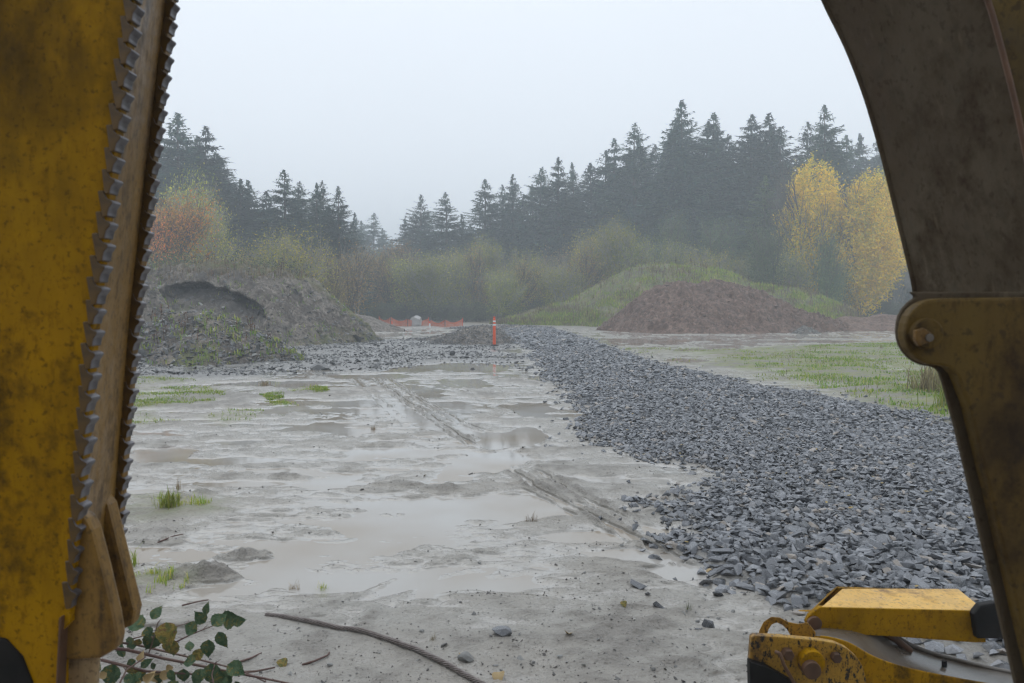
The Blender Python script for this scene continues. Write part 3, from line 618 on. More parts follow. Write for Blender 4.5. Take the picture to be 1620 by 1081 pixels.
def weeds(name, P_, hgt, mat, seed, **tags):
    r = random.Random(seed); V = []; Fc = []
    for p in P_:
        p = Vector(p); h = hgt*r.uniform(.5, 1.3); l = Vector((r.uniform(-.15, .15), r.uniform(-.1, .1), 1))*h; tube(V, Fc, [p, p+l*.5, p+l], [.014, .011, .005], 3, False)
        for k in range(r.randint(2, 6)):
            t = r.uniform(.3, 1); q = p+l*t; e = q+Vector((r.uniform(-1, 1), r.uniform(-1, 1), r.uniform(.2, 1)))*h*.16; tube(V, Fc, [q, e], [.02, .012], 3, False)
    return obj(name, mesh_py(name, V, Fc, mat), None, kind='stuff', **tags)
weeds('dead_weed_stalks', np.vstack([on_mound(P_hill, 150, lambda a, b, r: (a > 985) & (a < 1075) & (b < 446), 21), on_mound(P_hill, 60, lambda a, b, r: (b < 470), 22), on_mound(P_hill, 70, lambda a, b, r: (a > 1220), 23)]), .75, M_stalk, 1)
weeds('dead_bank_weeds', np.vstack([on_mound(P_bank, 110, lambda a, b, r: (b < 445), 24), on_mound(P_rub, 70, lambda a, b, r: (a < 430) & (b < 545), 25)]), .4, M_stalk, 2)
# rushes next to the right arm, tufts on the mud
def tuft(px, py, hgt, n, label, mat=None, name='grass_tuft', spread=.4, group=None, wd=.05, lean=.8):
    x, y = G(px, py); r = np.random.default_rng(int(px*7+py)); a = r.normal(0, hgt*spread, (n, 2)); P_ = np.stack([a[:, 0], a[:, 1], 0*a[:, 0]], 1)
    o = blades(name, P_, hgt, mat or M_grass, int(px), wd, lean); o['kind'] = 'thing'; o['label'] = label; o['category'] = 'grass tuft'
    if group: o['group'] = group
    o.location = (x, y, float(gz(x, y))-.004)
tuft(1478, 622, .42, 260, 'tall brown-green weed clump against the dark right arm', M_dry, 'weed_clump', .45, None, .04, 1.0)
tuft(1520, 650, .30, 400, 'second grassy clump lower down beside the dark right arm', M_grass, 'weed_clump', .5, None, .04, 1.0)
tuft(268, 808, .10, 160, 'bright green grass tuft standing alone on the mud at left'); tuft(318, 802, .06, 70, 'low grass tuft just right of the bright green one')
tuft(203, 898, .07, 90, 'grass tuft on the mud right beside the yellow serrated arm'); tuft(510, 932, .045, 45, 'small green sprig in the middle of the near mud')
tuft(465, 932, .04, 50, 'small yellowish sprig left of the green sprig', M_dry); tuft(420, 610, .12, 90, 'dark muddy tuft at the edge of the long left puddle', M_dry)
tuft(840, 828, .05, 60, 'thin pale stems in the central puddle', M_dry); tuft(285, 775, .06, 30, 'thin pale grass stems behind the bright green tuft', M_dry)
tuft(685, 1020, .03, 40, 'tiny yellow-green sprig near the wire rope', M_dry); tuft(1090, 975, .03, 25, 'tiny dark sprig below the crushed rock edge', M_bush); tuft(590, 680, .05, 60, 'short grass tuft left of the tyre ruts', M_dry)
# dead leaves on the ground: fallen leaves
def leaf_mesh(name, mat, n=7, wd=.36, fold=.18, curl=.15, seed=0):
    r = random.Random(seed); V = []; Fc = []
    for i in range(n+1):
        t = i/n; w_ = wd*math.sin(math.pi*min(1, t*1.05)**.75)*(1+.05*(-1)**i) if 0 < i < n else .01
        z_ = -curl*t*t+r.uniform(-.01, .01)
        V += [Vector((t, -w_, z_+fold*w_)), Vector((t, 0, z_)), Vector((t, w_, z_+fold*w_))]
    for i in range(n):
        a = i*3; Fc += [(a, a+1, a+4, a+3), (a+1, a+2, a+5, a+4)]
    return mesh_py(name, V, Fc, mat, True)
LM = [leaf_mesh('leaf', m, 12, wd=w_, fold=f, curl=c_, seed=s) for s, (m, w_, f, c_) in enumerate([(M_leafg, .40, .25, .2), (M_leafg, .34, .15, .4), (M_leafy, .4, .3, .5), (M_leafg, .45, .35, .1), (M_leafb, .4, .5, .5)])]
for px, py, s, m, lb in [(900, 1020, .06, 4, 'curled tan fallen leaf on the smooth near mud'), (445, 1055, .06, 2, 'yellow fallen leaf left of the wire rope by the bramble'), (790, 1074, .07, 4, 'pale tan fallen leaf at the bottom of the mud, right of the rope'),
                  (985, 967, .045, 2, 'thin yellow leaf lying near the edge of the smooth mud'), (1128, 905, .06, 4, 'tan leaf at the edge of the crushed rock'), (675, 755, .04, 2, 'tiny yellow leaf floating on the central puddle edge'),
                  (730, 1052, .07, 4, 'pale leaf scrap lying beside the lower end of the rope')]:
    x, y = G(px, py); o = obj('fallen_leaf', LM[m], None, lb, 'leaf'); o.location = (x, y, float(gz(x, y))+.012); o.scale = (s,)*3; o.rotation_euler = (.2, .1, px)
# small fallen leaves on the crushed rock
r = np.random.default_rng(88)
kk = r.choice(np.where((P[:, 1] < 11) & vis)[0], 90); V = []; Fc = []
for i in kk:
    p = Vector(P[i])+Vector((0, 0, SZ[i]*.32)); a = r.uniform(0, 6.28); s = r.uniform(.012, .026); d = Vector((math.cos(a), math.sin(a), r.uniform(-.3, .3)))*s; e = Vector((-math.sin(a), math.cos(a), r.uniform(-.3, .5)))*s*.5
    b = len(V); V += [p-d, p-e, p+d, p+e]; Fc.append((b, b+1, b+2, b+3))
obj('scattered_leaves', mesh_py('scattered_leaves', V, Fc, simple('scattered_leaf', (.28, .17, .05), (.35, .28, .08), 40, .6, 0)), kind='stuff')
# twigs
def twig(pts_px, rad, label, seed):
    V = []; Fc = []; r = random.Random(seed); pts = [PZ(a, b, .02+r.uniform(0, .015)) for a, b in pts_px]; root = Vector(pts[0]); tube(V, Fc, [p-root for p in pts], [rad*(1-.6*i/len(pts)) for i in range(len(pts))], 5)
    obj('twig', mesh_py('twig', V, Fc, M_cane, True), None, label, 'twig', loc=root)
twig([(478, 1052), (497, 1046), (518, 1037), (522, 1031)], .006, 'short dark twig on the mud between bramble and rope', 1)
twig([(360, 1053), (395, 1042), (414, 1033)], .006, 'reddish twig sticking out right of the bramble leaves', 2)
twig([(376, 1064), (405, 1062), (435, 1056)], .006, 'reddish twig pointing at the yellow fallen leaf', 3)
twig([(288, 958), (312, 952), (330, 949)], .005, 'thin twig on the mud above the bramble', 4)
twig([(250, 858), (275, 848), (290, 845)], .006, 'dark twig on the mud near the left puddle', 5)

# ------------------------------------------------------------------ bramble
br = empty('bramble', tuple(PZ(200, 1060, 0.0)), 'bramble with dull green and yellowing leaves beside the foot of the yellow serrated arm', 'bramble')
def cane(pts, rad, seed=0):
    V = []; Fc = []; P_ = [PD(a, b, d) for a, b, d in pts]
    Q_ = []
    for i in range(len(P_)-1):
        for k in range(4): Q_.append(P_[i].lerp(P_[i+1], k/4))
    Q_.append(P_[-1]); tube(V, Fc, [q-br.location for q in Q_], [rad*(1-.5*i/len(Q_)) for i in range(len(Q_))], 6)
    r = random.Random(seed)
    for q in Q_[::2]:
        p = q-br.location; e = Vector((r.uniform(-1, 1), r.uniform(-1, 1), r.uniform(.2, 1)))*.02; tube(V, Fc, [p, p+e], [.003, .0005], 3, False)
    obj('cane', mesh_py('cane', V, Fc, M_cane, True), br)
cane([(110, 1020, 2.9), (200, 1028, 3.0), (260, 1042, 3.05), (330, 1056, 3.1), (400, 1070, 3.1), (470, 1084, 3.1)], .007, 1)
cane([(150, 1012, 3.0), (215, 1020, 3.1), (300, 1040, 3.15), (380, 1060, 3.2), (420, 1079, 3.2)], .005, 2)
cane([(235, 1035, 3.05), (243, 1010, 3.0), (250, 985, 2.95)], .003, 3); cane([(280, 1015, 3.1), (300, 1005, 3.1), (312, 1000, 3.1), (330, 993, 3.05), (350, 985, 3.0)], .0035, 4)
cane([(160, 1044, 2.95), (230, 1062, 3.0), (300, 1066, 3.05), (360, 1082, 3.1)], .006, 7); cane([(205, 1012, 3.1), (250, 1000, 3.15), (300, 985, 3.2)], .003, 8)
cane([(185, 1090, 2.8), (200, 1060, 2.85), (230, 1040, 2.9)], .004, 5); cane([(340, 1090, 2.9), (335, 1068, 2.95), (340, 1050, 3.0)], .003, 6)
lv = [(262,985,42,2,-80),(248,1000,38,0,-120),(228,992,34,3,150),(272,1010,36,2,-95),(216,1022,30,0,170),(240,980,26,1,60),(335,990,30,0,40),(352,982,34,3,15),(325,985,26,0,130),(345,1000,30,1,-60),(312,998,26,3,160),(330,1012,30,0,-90),
      (180,1050,40,0,-100),(172,1078,40,3,-80),(215,1055,36,2,-85),(222,1072,34,2,-95),(205,1090,40,0,-60),(332,1050,36,0,-80),(345,1062,38,3,-60),(318,1058,30,1,-110),(360,1052,34,0,-30),(290,1058,26,0,-90),(310,1045,24,3,200),(300,1030,22,1,90),
      (240,1066,22,4,-40),(252,1072,20,4,20),(232,1082,24,4,90),(160,1060,34,1,160),(195,1040,24,0,100),(282,1078,28,3,-120),(268,1060,22,1,-60),(372,1078,26,0,-50),(325,972,20,1,80),(195,1075,28,1,0),(368,985,22,0,10)]
rl = random.Random(4)
for _ in range(16): lv.append((rl.uniform(165, 375), rl.uniform(1040, 1085), rl.uniform(14, 24), rl.choice((0, 0, 1, 3, 3, 2, 4)), rl.uniform(-180, 180)))
for _ in range(5): lv.append((rl.uniform(210, 280), rl.uniform(985, 1030), rl.uniform(14, 22), rl.choice((0, 1, 3, 2)), rl.uniform(-180, 180)))
for i, (px, py, s, m, a) in enumerate(lv):
    d = 2.9+.2*((i*37) % 10)/10; o = obj('leaf', LM[m], br); s_ = s*.98*d/F
    o.location = PD(px, py, d)-br.location; o.scale = (s_,)*3
    rr2 = random.Random(i); M_ = Matrix.Rotation(R(-78+rr2.uniform(-25, 40)), 4, 'X').inverted()@Matrix.Rotation(R(a), 4, 'Z'); M_ = Matrix.Rotation(R(rr2.uniform(-25, 25)), 4, 'Z')@M_
    o.rotation_euler = M_.to_euler()

# ------------------------------------------------------------------ wire rope
wp = [G(*p) for p in [(418, 978), (450, 984), (500, 996), (550, 1007), (600, 1018), (640, 1034), (680, 1050), (715, 1064), (750, 1085), (800, 1120)]]
root = Vector((*wp[0], 0)); wr = empty('wire_rope', root, 'rusty twisted steel wire rope lying half sunk in the near mud', 'wire rope')
seg = []
for i in range(len(wp)-1):
    a, b = np.array(wp[i]), np.array(wp[i+1]); n = max(2, int(np.linalg.norm(b-a)/.006))
    for k in range(n): seg.append(a+(b-a)*k/n)
seg = np.array(seg); ker = np.ones(15)/15; sx_ = np.convolve(np.pad(seg[:, 0], 7, mode='edge'), ker, 'valid'); sy_ = np.convolve(np.pad(seg[:, 1], 7, mode='edge'), ker, 'valid')
szz = gz(sx_, sy_); szz = np.convolve(np.pad(szz, 7, mode='edge'), ker, 'valid')+.006+.006*np.clip(np.arange(len(sx_))/60, 0, 1)
cl = [Vector(q) for q in zip(sx_, sy_, szz)]; cum = 0
V = []; Fc = []; tube(V, Fc, [p-root for p in cl[::4]], .0062, 6); obj('core', mesh_py('core', V, Fc, M_black, True), wr)
for s in range(6):
    V = []; Fc = []; q_ = []; cum = 0
    for i, p in enumerate(cl):
        t = (cl[min(i+1, len(cl)-1)]-cl[max(i-1, 0)]).normalized(); a = t.cross(Vector((0, 0, 1))).normalized(); b = a.cross(t)
        if i: cum += (cl[i]-cl[i-1]).length
        an = 2*math.pi*(cum/.12+s/6); q_.append(p+(a*math.cos(an)+b*math.sin(an))*.0086-root)
    tube(V, Fc, q_, .0034, 6); obj('strand', mesh_py('strand', V, Fc, M_wire, True), wr)

# ------------------------------------------------------------------ marker post, fence
x, y = G(782, 549); g0 = float(gz(x, y))+.0; mp = empty('marker_post', (x, y, g0-.01), 'orange delineator post with white bands standing by the small gravel pile', 'marker post')
def lathe(name, prof, mat, par, n=20):
    V = []; Fc = []
    for r_, z_ in prof:
        for j in range(n): V.append((r_*math.cos(6.28318*j/n), r_*math.sin(6.28318*j/n), z_))
    for i in range(len(prof)-1):
        for j in range(n): Fc.append((i*n+j, i*n+(j+1) % n, (i+1)*n+(j+1) % n, (i+1)*n+j))
    Fc.append(tuple(range(n))[::-1]); Fc.append(tuple((len(prof)-1)*n+j for j in range(n))); return obj(name, mesh_py(name, V, Fc, mat), par)
lathe('tube', [(.062, .04), (.058, .2), (.052, .9), (.05, 1.03), (.03, 1.05), (.03, 1.07), (.045, 1.09), (.045, 1.12)], M_orangeP, mp)
lathe('base', [(.17, 0), (.17, .03), (.12, .05), (.07, .07)], M_black, mp)
for a in (.78, .91): lathe('reflective_band', [(.0565, a), (.0565, a+.065)], M_white, mp)
def post(name, p, h, r_, mat, par, n=8):
    V = []; Fc = []; tube(V, Fc, [Vector((p[0], p[1], p[2]))-par.location, Vector((p[0], p[1], p[2]+h))-par.location], [r_, r_], n); return obj(name, mesh_py(name, V, Fc, mat), par)
def net(pts, label, hts, seed):
    P_ = [Vector((*G(a, b), .05)) for a, b in pts]; fe = empty('safety_fence', P_[0], label, 'safety fence', 'orange safety netting fences'); r = random.Random(seed)
    for p, h in zip(P_, hts): post('post', p, h+.1, .025, M_orangeP if r.random() < .4 else M_bark, fe)
    V = []; Fc = []; nc = 0; cols = []
    for i in range(len(P_)-1):
        n = max(2, int((P_[i+1]-P_[i]).length/.12))
        for k in range(n+(i == len(P_)-2)):
            t = k/n; h = hts[i]*(1-t)+hts[i+1]*t; sag = .22*math.sin(math.pi*t); p = P_[i].lerp(P_[i+1], t)-fe.location; wv_ = .06*math.sin(k*.9+i)
            cols.append([p+Vector((r.uniform(-.02, .02), wv_*(1-j/8), (h-sag*(.4+.6*j/8))*j/8+r.uniform(-.012, .012))) for j in range(9)])
    def strip(a, b, w_):
        d = (b-a).normalized(); s = Vector((-d.z, 0, d.x))*w_; q = len(V); V.extend([a-s, b-s, b+s, a+s]); Fc.append((q, q+1, q+2, q+3))
    for c0 in cols:
        for j in range(8): strip(c0[j], c0[j+1], .012)
    for a, b in zip(cols[:-1], cols[1:]):
        for j in range(9): strip(a[j], b[j], .021 if j not in (0, 8) else .035)
    obj('net', mesh_py('net', V, Fc, M_net), fe)
net([(600, 514.5), (618, 517), (645, 517.5), (678, 516)], 'left stretch of sagging orange safety netting behind the boulder', (.55, .62, .5, .5), 1)
net([(681, 517), (704, 518), (732, 517)], 'right stretch of sagging orange safety netting nearest the track', (.42, .45, .5), 2)
x, y = G(680, 520); st = empty('marker_stake', (x, y, .03), 'short white and orange stake right of the pale boulder', 'stake'); post('stake', (x, y, .03), .32, .05, M_white, st); post('stake_top', (x, y, .35), .12, .052, M_orangeP, st)
x, y = G(620, 521); st = empty('marker_stake', (x, y, .03), 'leaning orange stake at the left end of the netting', 'stake'); post('stake', (x, y, .03), .5, .05, M_orangeP, st)

# ------------------------------------------------------------------ trees
def conifer(seed, H=20., Rm=3.2, bare=.08, n_wh=60, droop=.25):
    n_wh = int(n_wh*1.7); Rm = Rm*1.22
    r = np.random.default_rng(seed); tv = []; tf = []; V = []; n = 0
    tube(tv, tf, [(0, 0, -.3), (r.uniform(-.1, .1), 0, H*.4), (0, r.uniform(-.1, .1), H*.8), (0, 0, H)], [.32, .24, .09, .01], 7, False)
    asym = r.uniform(0, 6.28)
    for i in range(n_wh):
        t = ((i+.5)/n_wh)**1.05; z_ = H*(1-t)*(1-bare)+H*bare+r.uniform(-.35, .35)*min(1, t*6)
        nb = 3 if t < .06 else (5 if t < .4 else 6)
        for b in range(nb):
            if r.random() < .12: continue
            a = r.uniform(0, 6.283); Lb = Rm*min(1, (t*1.5+.004)**.90)*r.uniform(.5, 1.15)*(1+.12*math.cos(a-asym)); Lb = Lb*(1 if t < .85 else .85)
            el = .80-.95*t+r.uniform(-.2, .2); d = np.array([math.cos(a), math.sin(a), 0]); sd = np.array([-math.sin(a), math.cos(a), 0])
            ns = max(4, int(Lb/.17)); s = (np.arange(ns)+r.random(ns))/ns; s = .12+.88*s
            sp = np.outer(Lb*s, d)+np.outer(Lb*(math.tan(el*.6)*s-droop*s*s+.12*s**4), [0, 0, 1.])+[0, 0, z_]
            for sg in (-1, 1):
                L_ = ((.16+.42*(1-s)*Lb*.55)*r.uniform(.6, 1.25, ns)+.1)*(.3+.7*min(1, t*5)); fw = r.uniform(.5, 1.5, ns)
                tip = sp+(sd*sg)[None]*L_[:, None]+d[None]*(L_*fw)[:, None]+np.outer(L_*(r.uniform(-.6, .2, ns)+.25*(1-t)), [0, 0, 1.])
                w_ = (.10+.07*r.random(ns))*(.4+.6*min(1, t*5)); b0 = sp-np.outer(w_, d)*.9; b1 = sp+np.outer(w_, d)*.9+np.outer(w_*.3, [0, 0, 1.])
                V.append(np.stack([b0, b1, tip], 1))
            k = max(2, ns//3); q = sp[r.integers(0, ns, k)]; hl = r.uniform(.2, .55, k)   # hanging sprays
            V.append(np.stack([q-sd*.10, q+sd*.10, q+np.outer(hl*.5, d)-np.outer(hl, [0, 0, 1.])], 1))
            e = sp[-1]; V.append(np.array([[e-sd*.05, e+sd*.05, e+d*.22+[0, 0, .05]]]))
    V = np.vstack(V).reshape(-1, 3)
    return tv, tf, V
FIRS = []
for s, (Rm, nw, dr, br_) in enumerate([(3.5, 58, .18, .06), (4.3, 56, .28, .05), (3.0, 62, .15, .08), (4.0, 50, .22, .10), (3.7, 64, .3, .04), (4.2, 56, .25, .05)]):
    tv, tf, V = conifer(s+40, 20, Rm, br_, nw, dr)
    FIRS.append((mesh_py('trunk', tv, tf, M_bark, True), mesh_np('crown', V, np.arange(len(V)).reshape(-1, 3), M_fir)))
YC = [(a, mesh_np('young_crown', np.array([v.co[:] for v in b.vertices]), np.arange(len(b.vertices)).reshape(-1, 3), M_fir2)) for a, b in FIRS[1:6:4]]
def broad(seed, H=10., spread=.5, leafn=9000, leaf=.16, mat=M_olive, bark=M_bark2, up=.5, depth=5, trunks=1, clump=.55, r0=.16, low=.45, twig=1, env=0):
    r = random.Random(seed); tv = []; tf = []; ends = []
    def grow(p, d, l, rad_, k):
        n = 3; pts = [p]; q = p
        for i in range(n):
            d = (d+Vector((r.gauss(0, .12), r.gauss(0, .12), r.gauss(0, .06)+up*.09))).normalized(); q = q+d*l/n; pts.append(q)
        if rad_ > .006 or twig: tube(tv, tf, pts, [max(.008, rad_*(1-.4*i/n)) for i in range(n+1)], 5 if k < 2 else 3, False)
        if k >= depth: ends.append((q, l)); return
        if k >= depth-2: ends.append((pts[2], l))
        for c_ in range(3 if k < 3 else r.choice((2, 3))):
            a = r.uniform(0, 6.283); s = spread*r.uniform(.6, 1.35); nd = (d+Vector((math.cos(a), math.sin(a), r.uniform(-.3, .5)*s))*s).normalized(); st = pts[r.choice((1, 2, 3))] if k else pts[r.choice((1, 2, 2, 3, 3))]
            grow(st, nd, l*r.uniform(.62, .85), rad_*.58, k+1)
        grow(q, d, l*.72, rad_*.65, k+1)
    for t in range(trunks):
        grow(Vector((r.gauss(0, .25)*(trunks > 1), r.gauss(0, .25)*(trunks > 1), -.2)), Vector((r.gauss(0, .15*(trunks > 1)), r.gauss(0, .15*(trunks > 1)), 1)).normalized(), H*.34, r0, 0)
    top = max(e[0].z for e in ends); k = H/top; tv = [v*k for v in tv]
    E = np.array([e[0][:] for e in ends])*k; rn = np.random.default_rng(seed); i = rn.integers(0, len(E), leafn)
    C = E[i]+rn.normal(0, clump, (leafn, 3))*np.array([1, 1, .8]); a = rn.normal(size=(leafn, 3)); a /= np.linalg.norm(a, axis=1)[:, None]; b = rn.normal(size=(leafn, 3)); b = np.cross(a, b); b /= np.linalg.norm(b, axis=1)[:, None]
    lw = rn.random(leafn) < low; f_ = rn.uniform(.28, 1, leafn); C[:, 2] = np.where(lw, C[:, 2]*f_, C[:, 2]); C[:, :2] *= np.where(lw, .95+.05*f_, 1)[:, None]
    if env:      # upright plume: leaves gathered on ascending limbs inside an egg-shaped crown
        nl = 70; az = rn.uniform(0, 6.283, nl); zb_ = rn.uniform(.02, .62, nl); zt_ = np.minimum(zb_+rn.uniform(.22, .42, nl), 1.0); q = rn.integers(0, nl, leafn); t = rn.random(leafn)**.8
        zz = zb_[q]+(zt_[q]-zb_[q])*t; rz = env*np.sin(np.pi*np.clip(zz*.93+.06, 0, 1)**.8)**.7; rr_ = rz*np.clip(.25+.8*t*rn.uniform(.7, 1.05, nl)[q], 0, 1.08)
        C2 = np.stack([np.cos(az[q])*rr_, np.sin(az[q])*rr_, zz*H], 1)+rn.normal(0, .36, (leafn, 3)); use = rn.random(leafn) < .8
        rc = np.hypot(C[:, 0], C[:, 1])+1e-6; lim = env*np.sin(np.pi*np.clip(C[:, 2]/H*.93+.06, 0.02, .99)**.8)**.7; C[:, :2] *= np.minimum(1, lim/rc)[:, None]; C = np.where(use[:, None], C2, C)
    s = (leaf*rn.uniform(.6, 1.3, leafn))[:, None]; C[:, 2] = np.maximum(C[:, 2], .1)
    V = np.stack([C-a*s*.5, C+b*s*.45, C+a*s*.5], 1).reshape(-1, 3) if leafn else np.zeros((3, 3))
    return mesh_py('trunk', tv, tf, bark, True), (mesh_np('crown', V, np.arange(len(V)).reshape(-1, 3), mat) if leafn else None)
B_yel = [broad(1, 14, .42, 44000, .24, M_yellow, M_bark, 1.1, 5, 1, .42, env=3.1), broad(2, 14, .42, 44000, .24, M_yellow, M_bark, 1.0, 5, 1, .42, env=2.9)]
B_org = broad(3, 10, .42, 11000, .22, M_orange, M_bark, .7, 5, 2, .45)
B_oli = [broad(4+i, 9, .6, 11000, .18, M_olive, M_bark2, .4, 5, 2, .5) for i in range(3)]
B_brn = [broad(9+i, 9, .5, 5200, .20, M_brown, M_bark, .6, 4, 2, .5) for i in range(3)]
B_bar = [broad(14+i, 9, .33, 500, .14, M_brown, M_bark2, 1.0, 4, 2, .5, .09) for i in range(4)]
B_drk = [broad(30+i, 8, .42, 16000, .16, M_fir2, M_bark, .7, 5, 1, .5, low=.8) for i in range(3)]
B_bsh = [broad(20+i, 3.2, .75, 7000, .11, M_bush, M_bark, .3, 4, 4, .38, .05) for i in range(3)]
def tree(name, pr, px, ptop, Y, H0, label, group, wid=1.0, zb=None, cat='tree', hmin=1, base_drop=.1):
    top = PD(px, ptop, Y); zb = .1 if zb is None else zb; h = max(hmin, top.z-zb)
    o = empty(name, (top.x, Y, zb-base_drop), label, cat, group, random.uniform(0, 6.28)); s = h/H0; wid *= random.uniform(.92, 1.08); o.scale = (s*wid, s*wid, s); o.rotation_euler[0] = random.gauss(0, .018); o.rotation_euler[1] = random.gauss(0, .018)
    obj('trunk', pr[0], o)
    if pr[1]: obj('crown', pr[1], o)
    return o
# skyline firs, one by one: (px, top py, depth, variant, width, label)
SK = [(285, 176, 74, 1, 1.05, 'tallest broad fir at the left, right beside the serrated arm'), (322, 198, 76, 4, 1.0, 'pointed fir just right of the tallest left fir'), (262, 232, 80, 0, 1.1, 'fir partly hidden by the serrated arm'),
  (352, 240, 78, 3, 1.1, 'fir on the falling right flank of the left group'), (378, 280, 74, 2, 1.3, 'shorter fir right of the falling flank of the left group'), (397, 283, 78, 0, 1.2, 'fir in the dip right of the left group'), (420, 300, 76, 4, 1.2, 'dense dark fir left of the open-branched fir'),
  (452, 266, 72, 5, .95, 'open-branched fir with long upswept limbs above the earth bank'), (474, 285, 76, 3, .9, 'fir close against the right of the open-branched fir'), (500, 287, 70, 2, .8, 'slim fir, left one of the trio above the bank end'),
  (515, 284, 73, 0, .8, 'middle fir of the trio above the bank end'), (536, 292, 68, 5, .85, 'right fir of the trio above the bank end, with drooping long branches'), (590, 336, 135, 1, 1.0, 'pale far fir alone in the gap of the skyline'),
  (574, 348, 140, 0, 1.0, 'lower pale fir left of the one in the gap'), (610, 360, 138, 2, 1.0, 'lower pale fir right of the one in the gap'), (562, 335, 100, 2, .8, 'thin faded fir behind the trio'),
  (664, 306, 104, 5, .95, 'broad misty fir, first right of the skyline gap'), (640, 345, 110, 4, 1.0, 'low misty fir at the left foot of the broad misty one'), (708, 303, 98, 3, 1.0, 'open fir second right of the skyline gap'), (731, 338, 100, 2, .9, 'narrow fir in the notch right of the open one'),
  (765, 282, 98, 1, .95, 'fir with a jagged top third along the middle skyline'), (797, 290, 99, 0, .8, 'fir leaning on the left of the twin tops'), (812, 274, 96, 2, .9, 'right one of the twin tops in the middle skyline'), (852, 262, 97, 3, 1.1, 'round-shouldered fir left of the steep rise'),
  (883, 248, 95, 4, 1.0, 'fir at the start of the steep rise'), (918, 256, 100, 2, .8, 'slim fir with gaps between the steep rise firs'), (938, 258, 97, 0, 1.0, 'fir under the rising line, right of the slim gappy one'), (957, 236, 96, 1, .85, 'fir below the left shoulder of the high group'), (975, 218, 95, 4, .85, 'pointed fir on the left shoulder of the high group'),
  (1008, 192, 93, 3, .9, 'tall gappy fir left of the highest treetop'), (1062, 178, 92, 0, .95, 'fir crowding the left of the highest treetop'), (1084, 156, 90, 5, .9, 'highest treetop of the whole wood'), (1108, 190, 92, 1, .9, 'fir just right of the highest treetop'),
  (1136, 178, 93, 2, 1.0, 'fir with pointed top between the highest treetop and the dense pair'), (1158, 210, 93, 3, .9, 'lower fir filling the notch before the dense pair'), (1190, 177, 90, 4, 1.05, 'left fir of the dense dark pair'), (1223, 177, 91, 2, 1.0, 'right narrow fir of the dense dark pair'), (1240, 200, 90, 0, .9, 'fir stepping down from the dense pair'),
  (1281, 191, 90, 0, .85, 'smaller fir touching the left of the solitary fir'), (1308, 163, 86, 1, .8, 'solitary pointed fir above the yellow trees'), (1412, 300, 88, 3, 1.0, 'fir half hidden behind the dark right arm'), (1440, 330, 92, 2, 1.0, 'fir hidden mostly by the dark right arm')]
for px, pt, Y, v, wd, lb in SK: tree('fir_tree', FIRS[v], px, pt, Y, 20, lb, 'firs of the skyline', wd*1.38)
skx = np.array(sorted([(a[0], a[1]) for a in SK])); 
def sky_at(x): return np.interp(x, skx[:, 0], skx[:, 1])
rr3 = random.Random(31)
for x in range(250, 560, 17):
    for dp, Y in ((22, 84), (75, 72)): tree('fir_tree', FIRS[rr3.randrange(6)], x+rr3.uniform(-8, 8), sky_at(x)+dp+rr3.uniform(0, 30), Y+rr3.uniform(-3, 3), 20, 'dark fir inside the wood behind the left earth bank', 'firs inside the left wood', 1.35)
for x in range(640, 1460, 19):
    for dp, Y in ((24, 108), (66, 100), (115, 92)):
        pt = min(sky_at(min(x, 1300))+dp+rr3.uniform(0, 30), 440); tree('fir_tree', FIRS[rr3.randrange(6)], x+rr3.uniform(-9, 9), pt, Y+rr3.uniform(-3, 3), 20, 'dark fir inside the wood right of the skyline gap', 'firs inside the right wood', 1.2 if dp < 100 else 1.45)
for x in range(545, 660, 14): tree('fir_tree', FIRS[rr3.randrange(6)], x, 375+rr3.uniform(0, 25), 128+rr3.uniform(-4, 4), 20, 'pale misty fir low in the skyline gap', 'misty firs in the skyline gap', 1.3)
# named broadleaf trees
tree('yellow_tree', B_yel[0], 1296, 250, 76, 14, 'yellow-leaved tree, left one of the tall pair in front of the firs', 'tall yellow trees', 1.15)
tree('yellow_tree', B_yel[1], 1372, 264, 74, 14, 'golden orange-tinged tree, right one of the tall pair next to the dark arm', 'tall yellow trees', 1.15)
tree('young_conifer', YC[0], 1210, 275, 80, 20, 'light green pyramid-shaped conifer left of the yellow trees', None, 1.15)
tree('young_conifer', B_drk[0], 1232, 352, 68, 8, 'dark bushy conifer at the left foot of the yellow trees', None, .75)
tree('young_conifer', B_drk[1], 1304, 365, 67, 8, 'dark bushy conifer in front of the yellow pair', None, .7)
tree('young_conifer', B_drk[2], 1045, 330, 80, 8, 'greyish green conifer behind the top of the hill', None, .6); tree('young_conifer', B_drk[0], 1110, 338, 80, 8, 'second greyish green conifer behind the hill, nearer the yellow trees', None, .65)
tree('young_conifer', B_drk[1], 1160, 365, 80, 8, 'small green conifer between the pyramid conifer and hill', None, .7)
tree('orange_tree', B_org, 262, 300, 52, 10, 'orange-leaved tree against the serrated arm', None, .9); tree('olive_tree', B_oli[0], 312, 300, 60, 9, 'tall olive-yellow tree right of the orange one', None, .75)
tree('orange_tree', B_org, 232, 330, 50, 10, 'orange-leaved tree mostly behind the serrated arm', None, .9); tree('olive_tree', B_oli[1], 275, 265, 62, 9, 'olive tree rising behind the orange-leaved trees', None, .5)
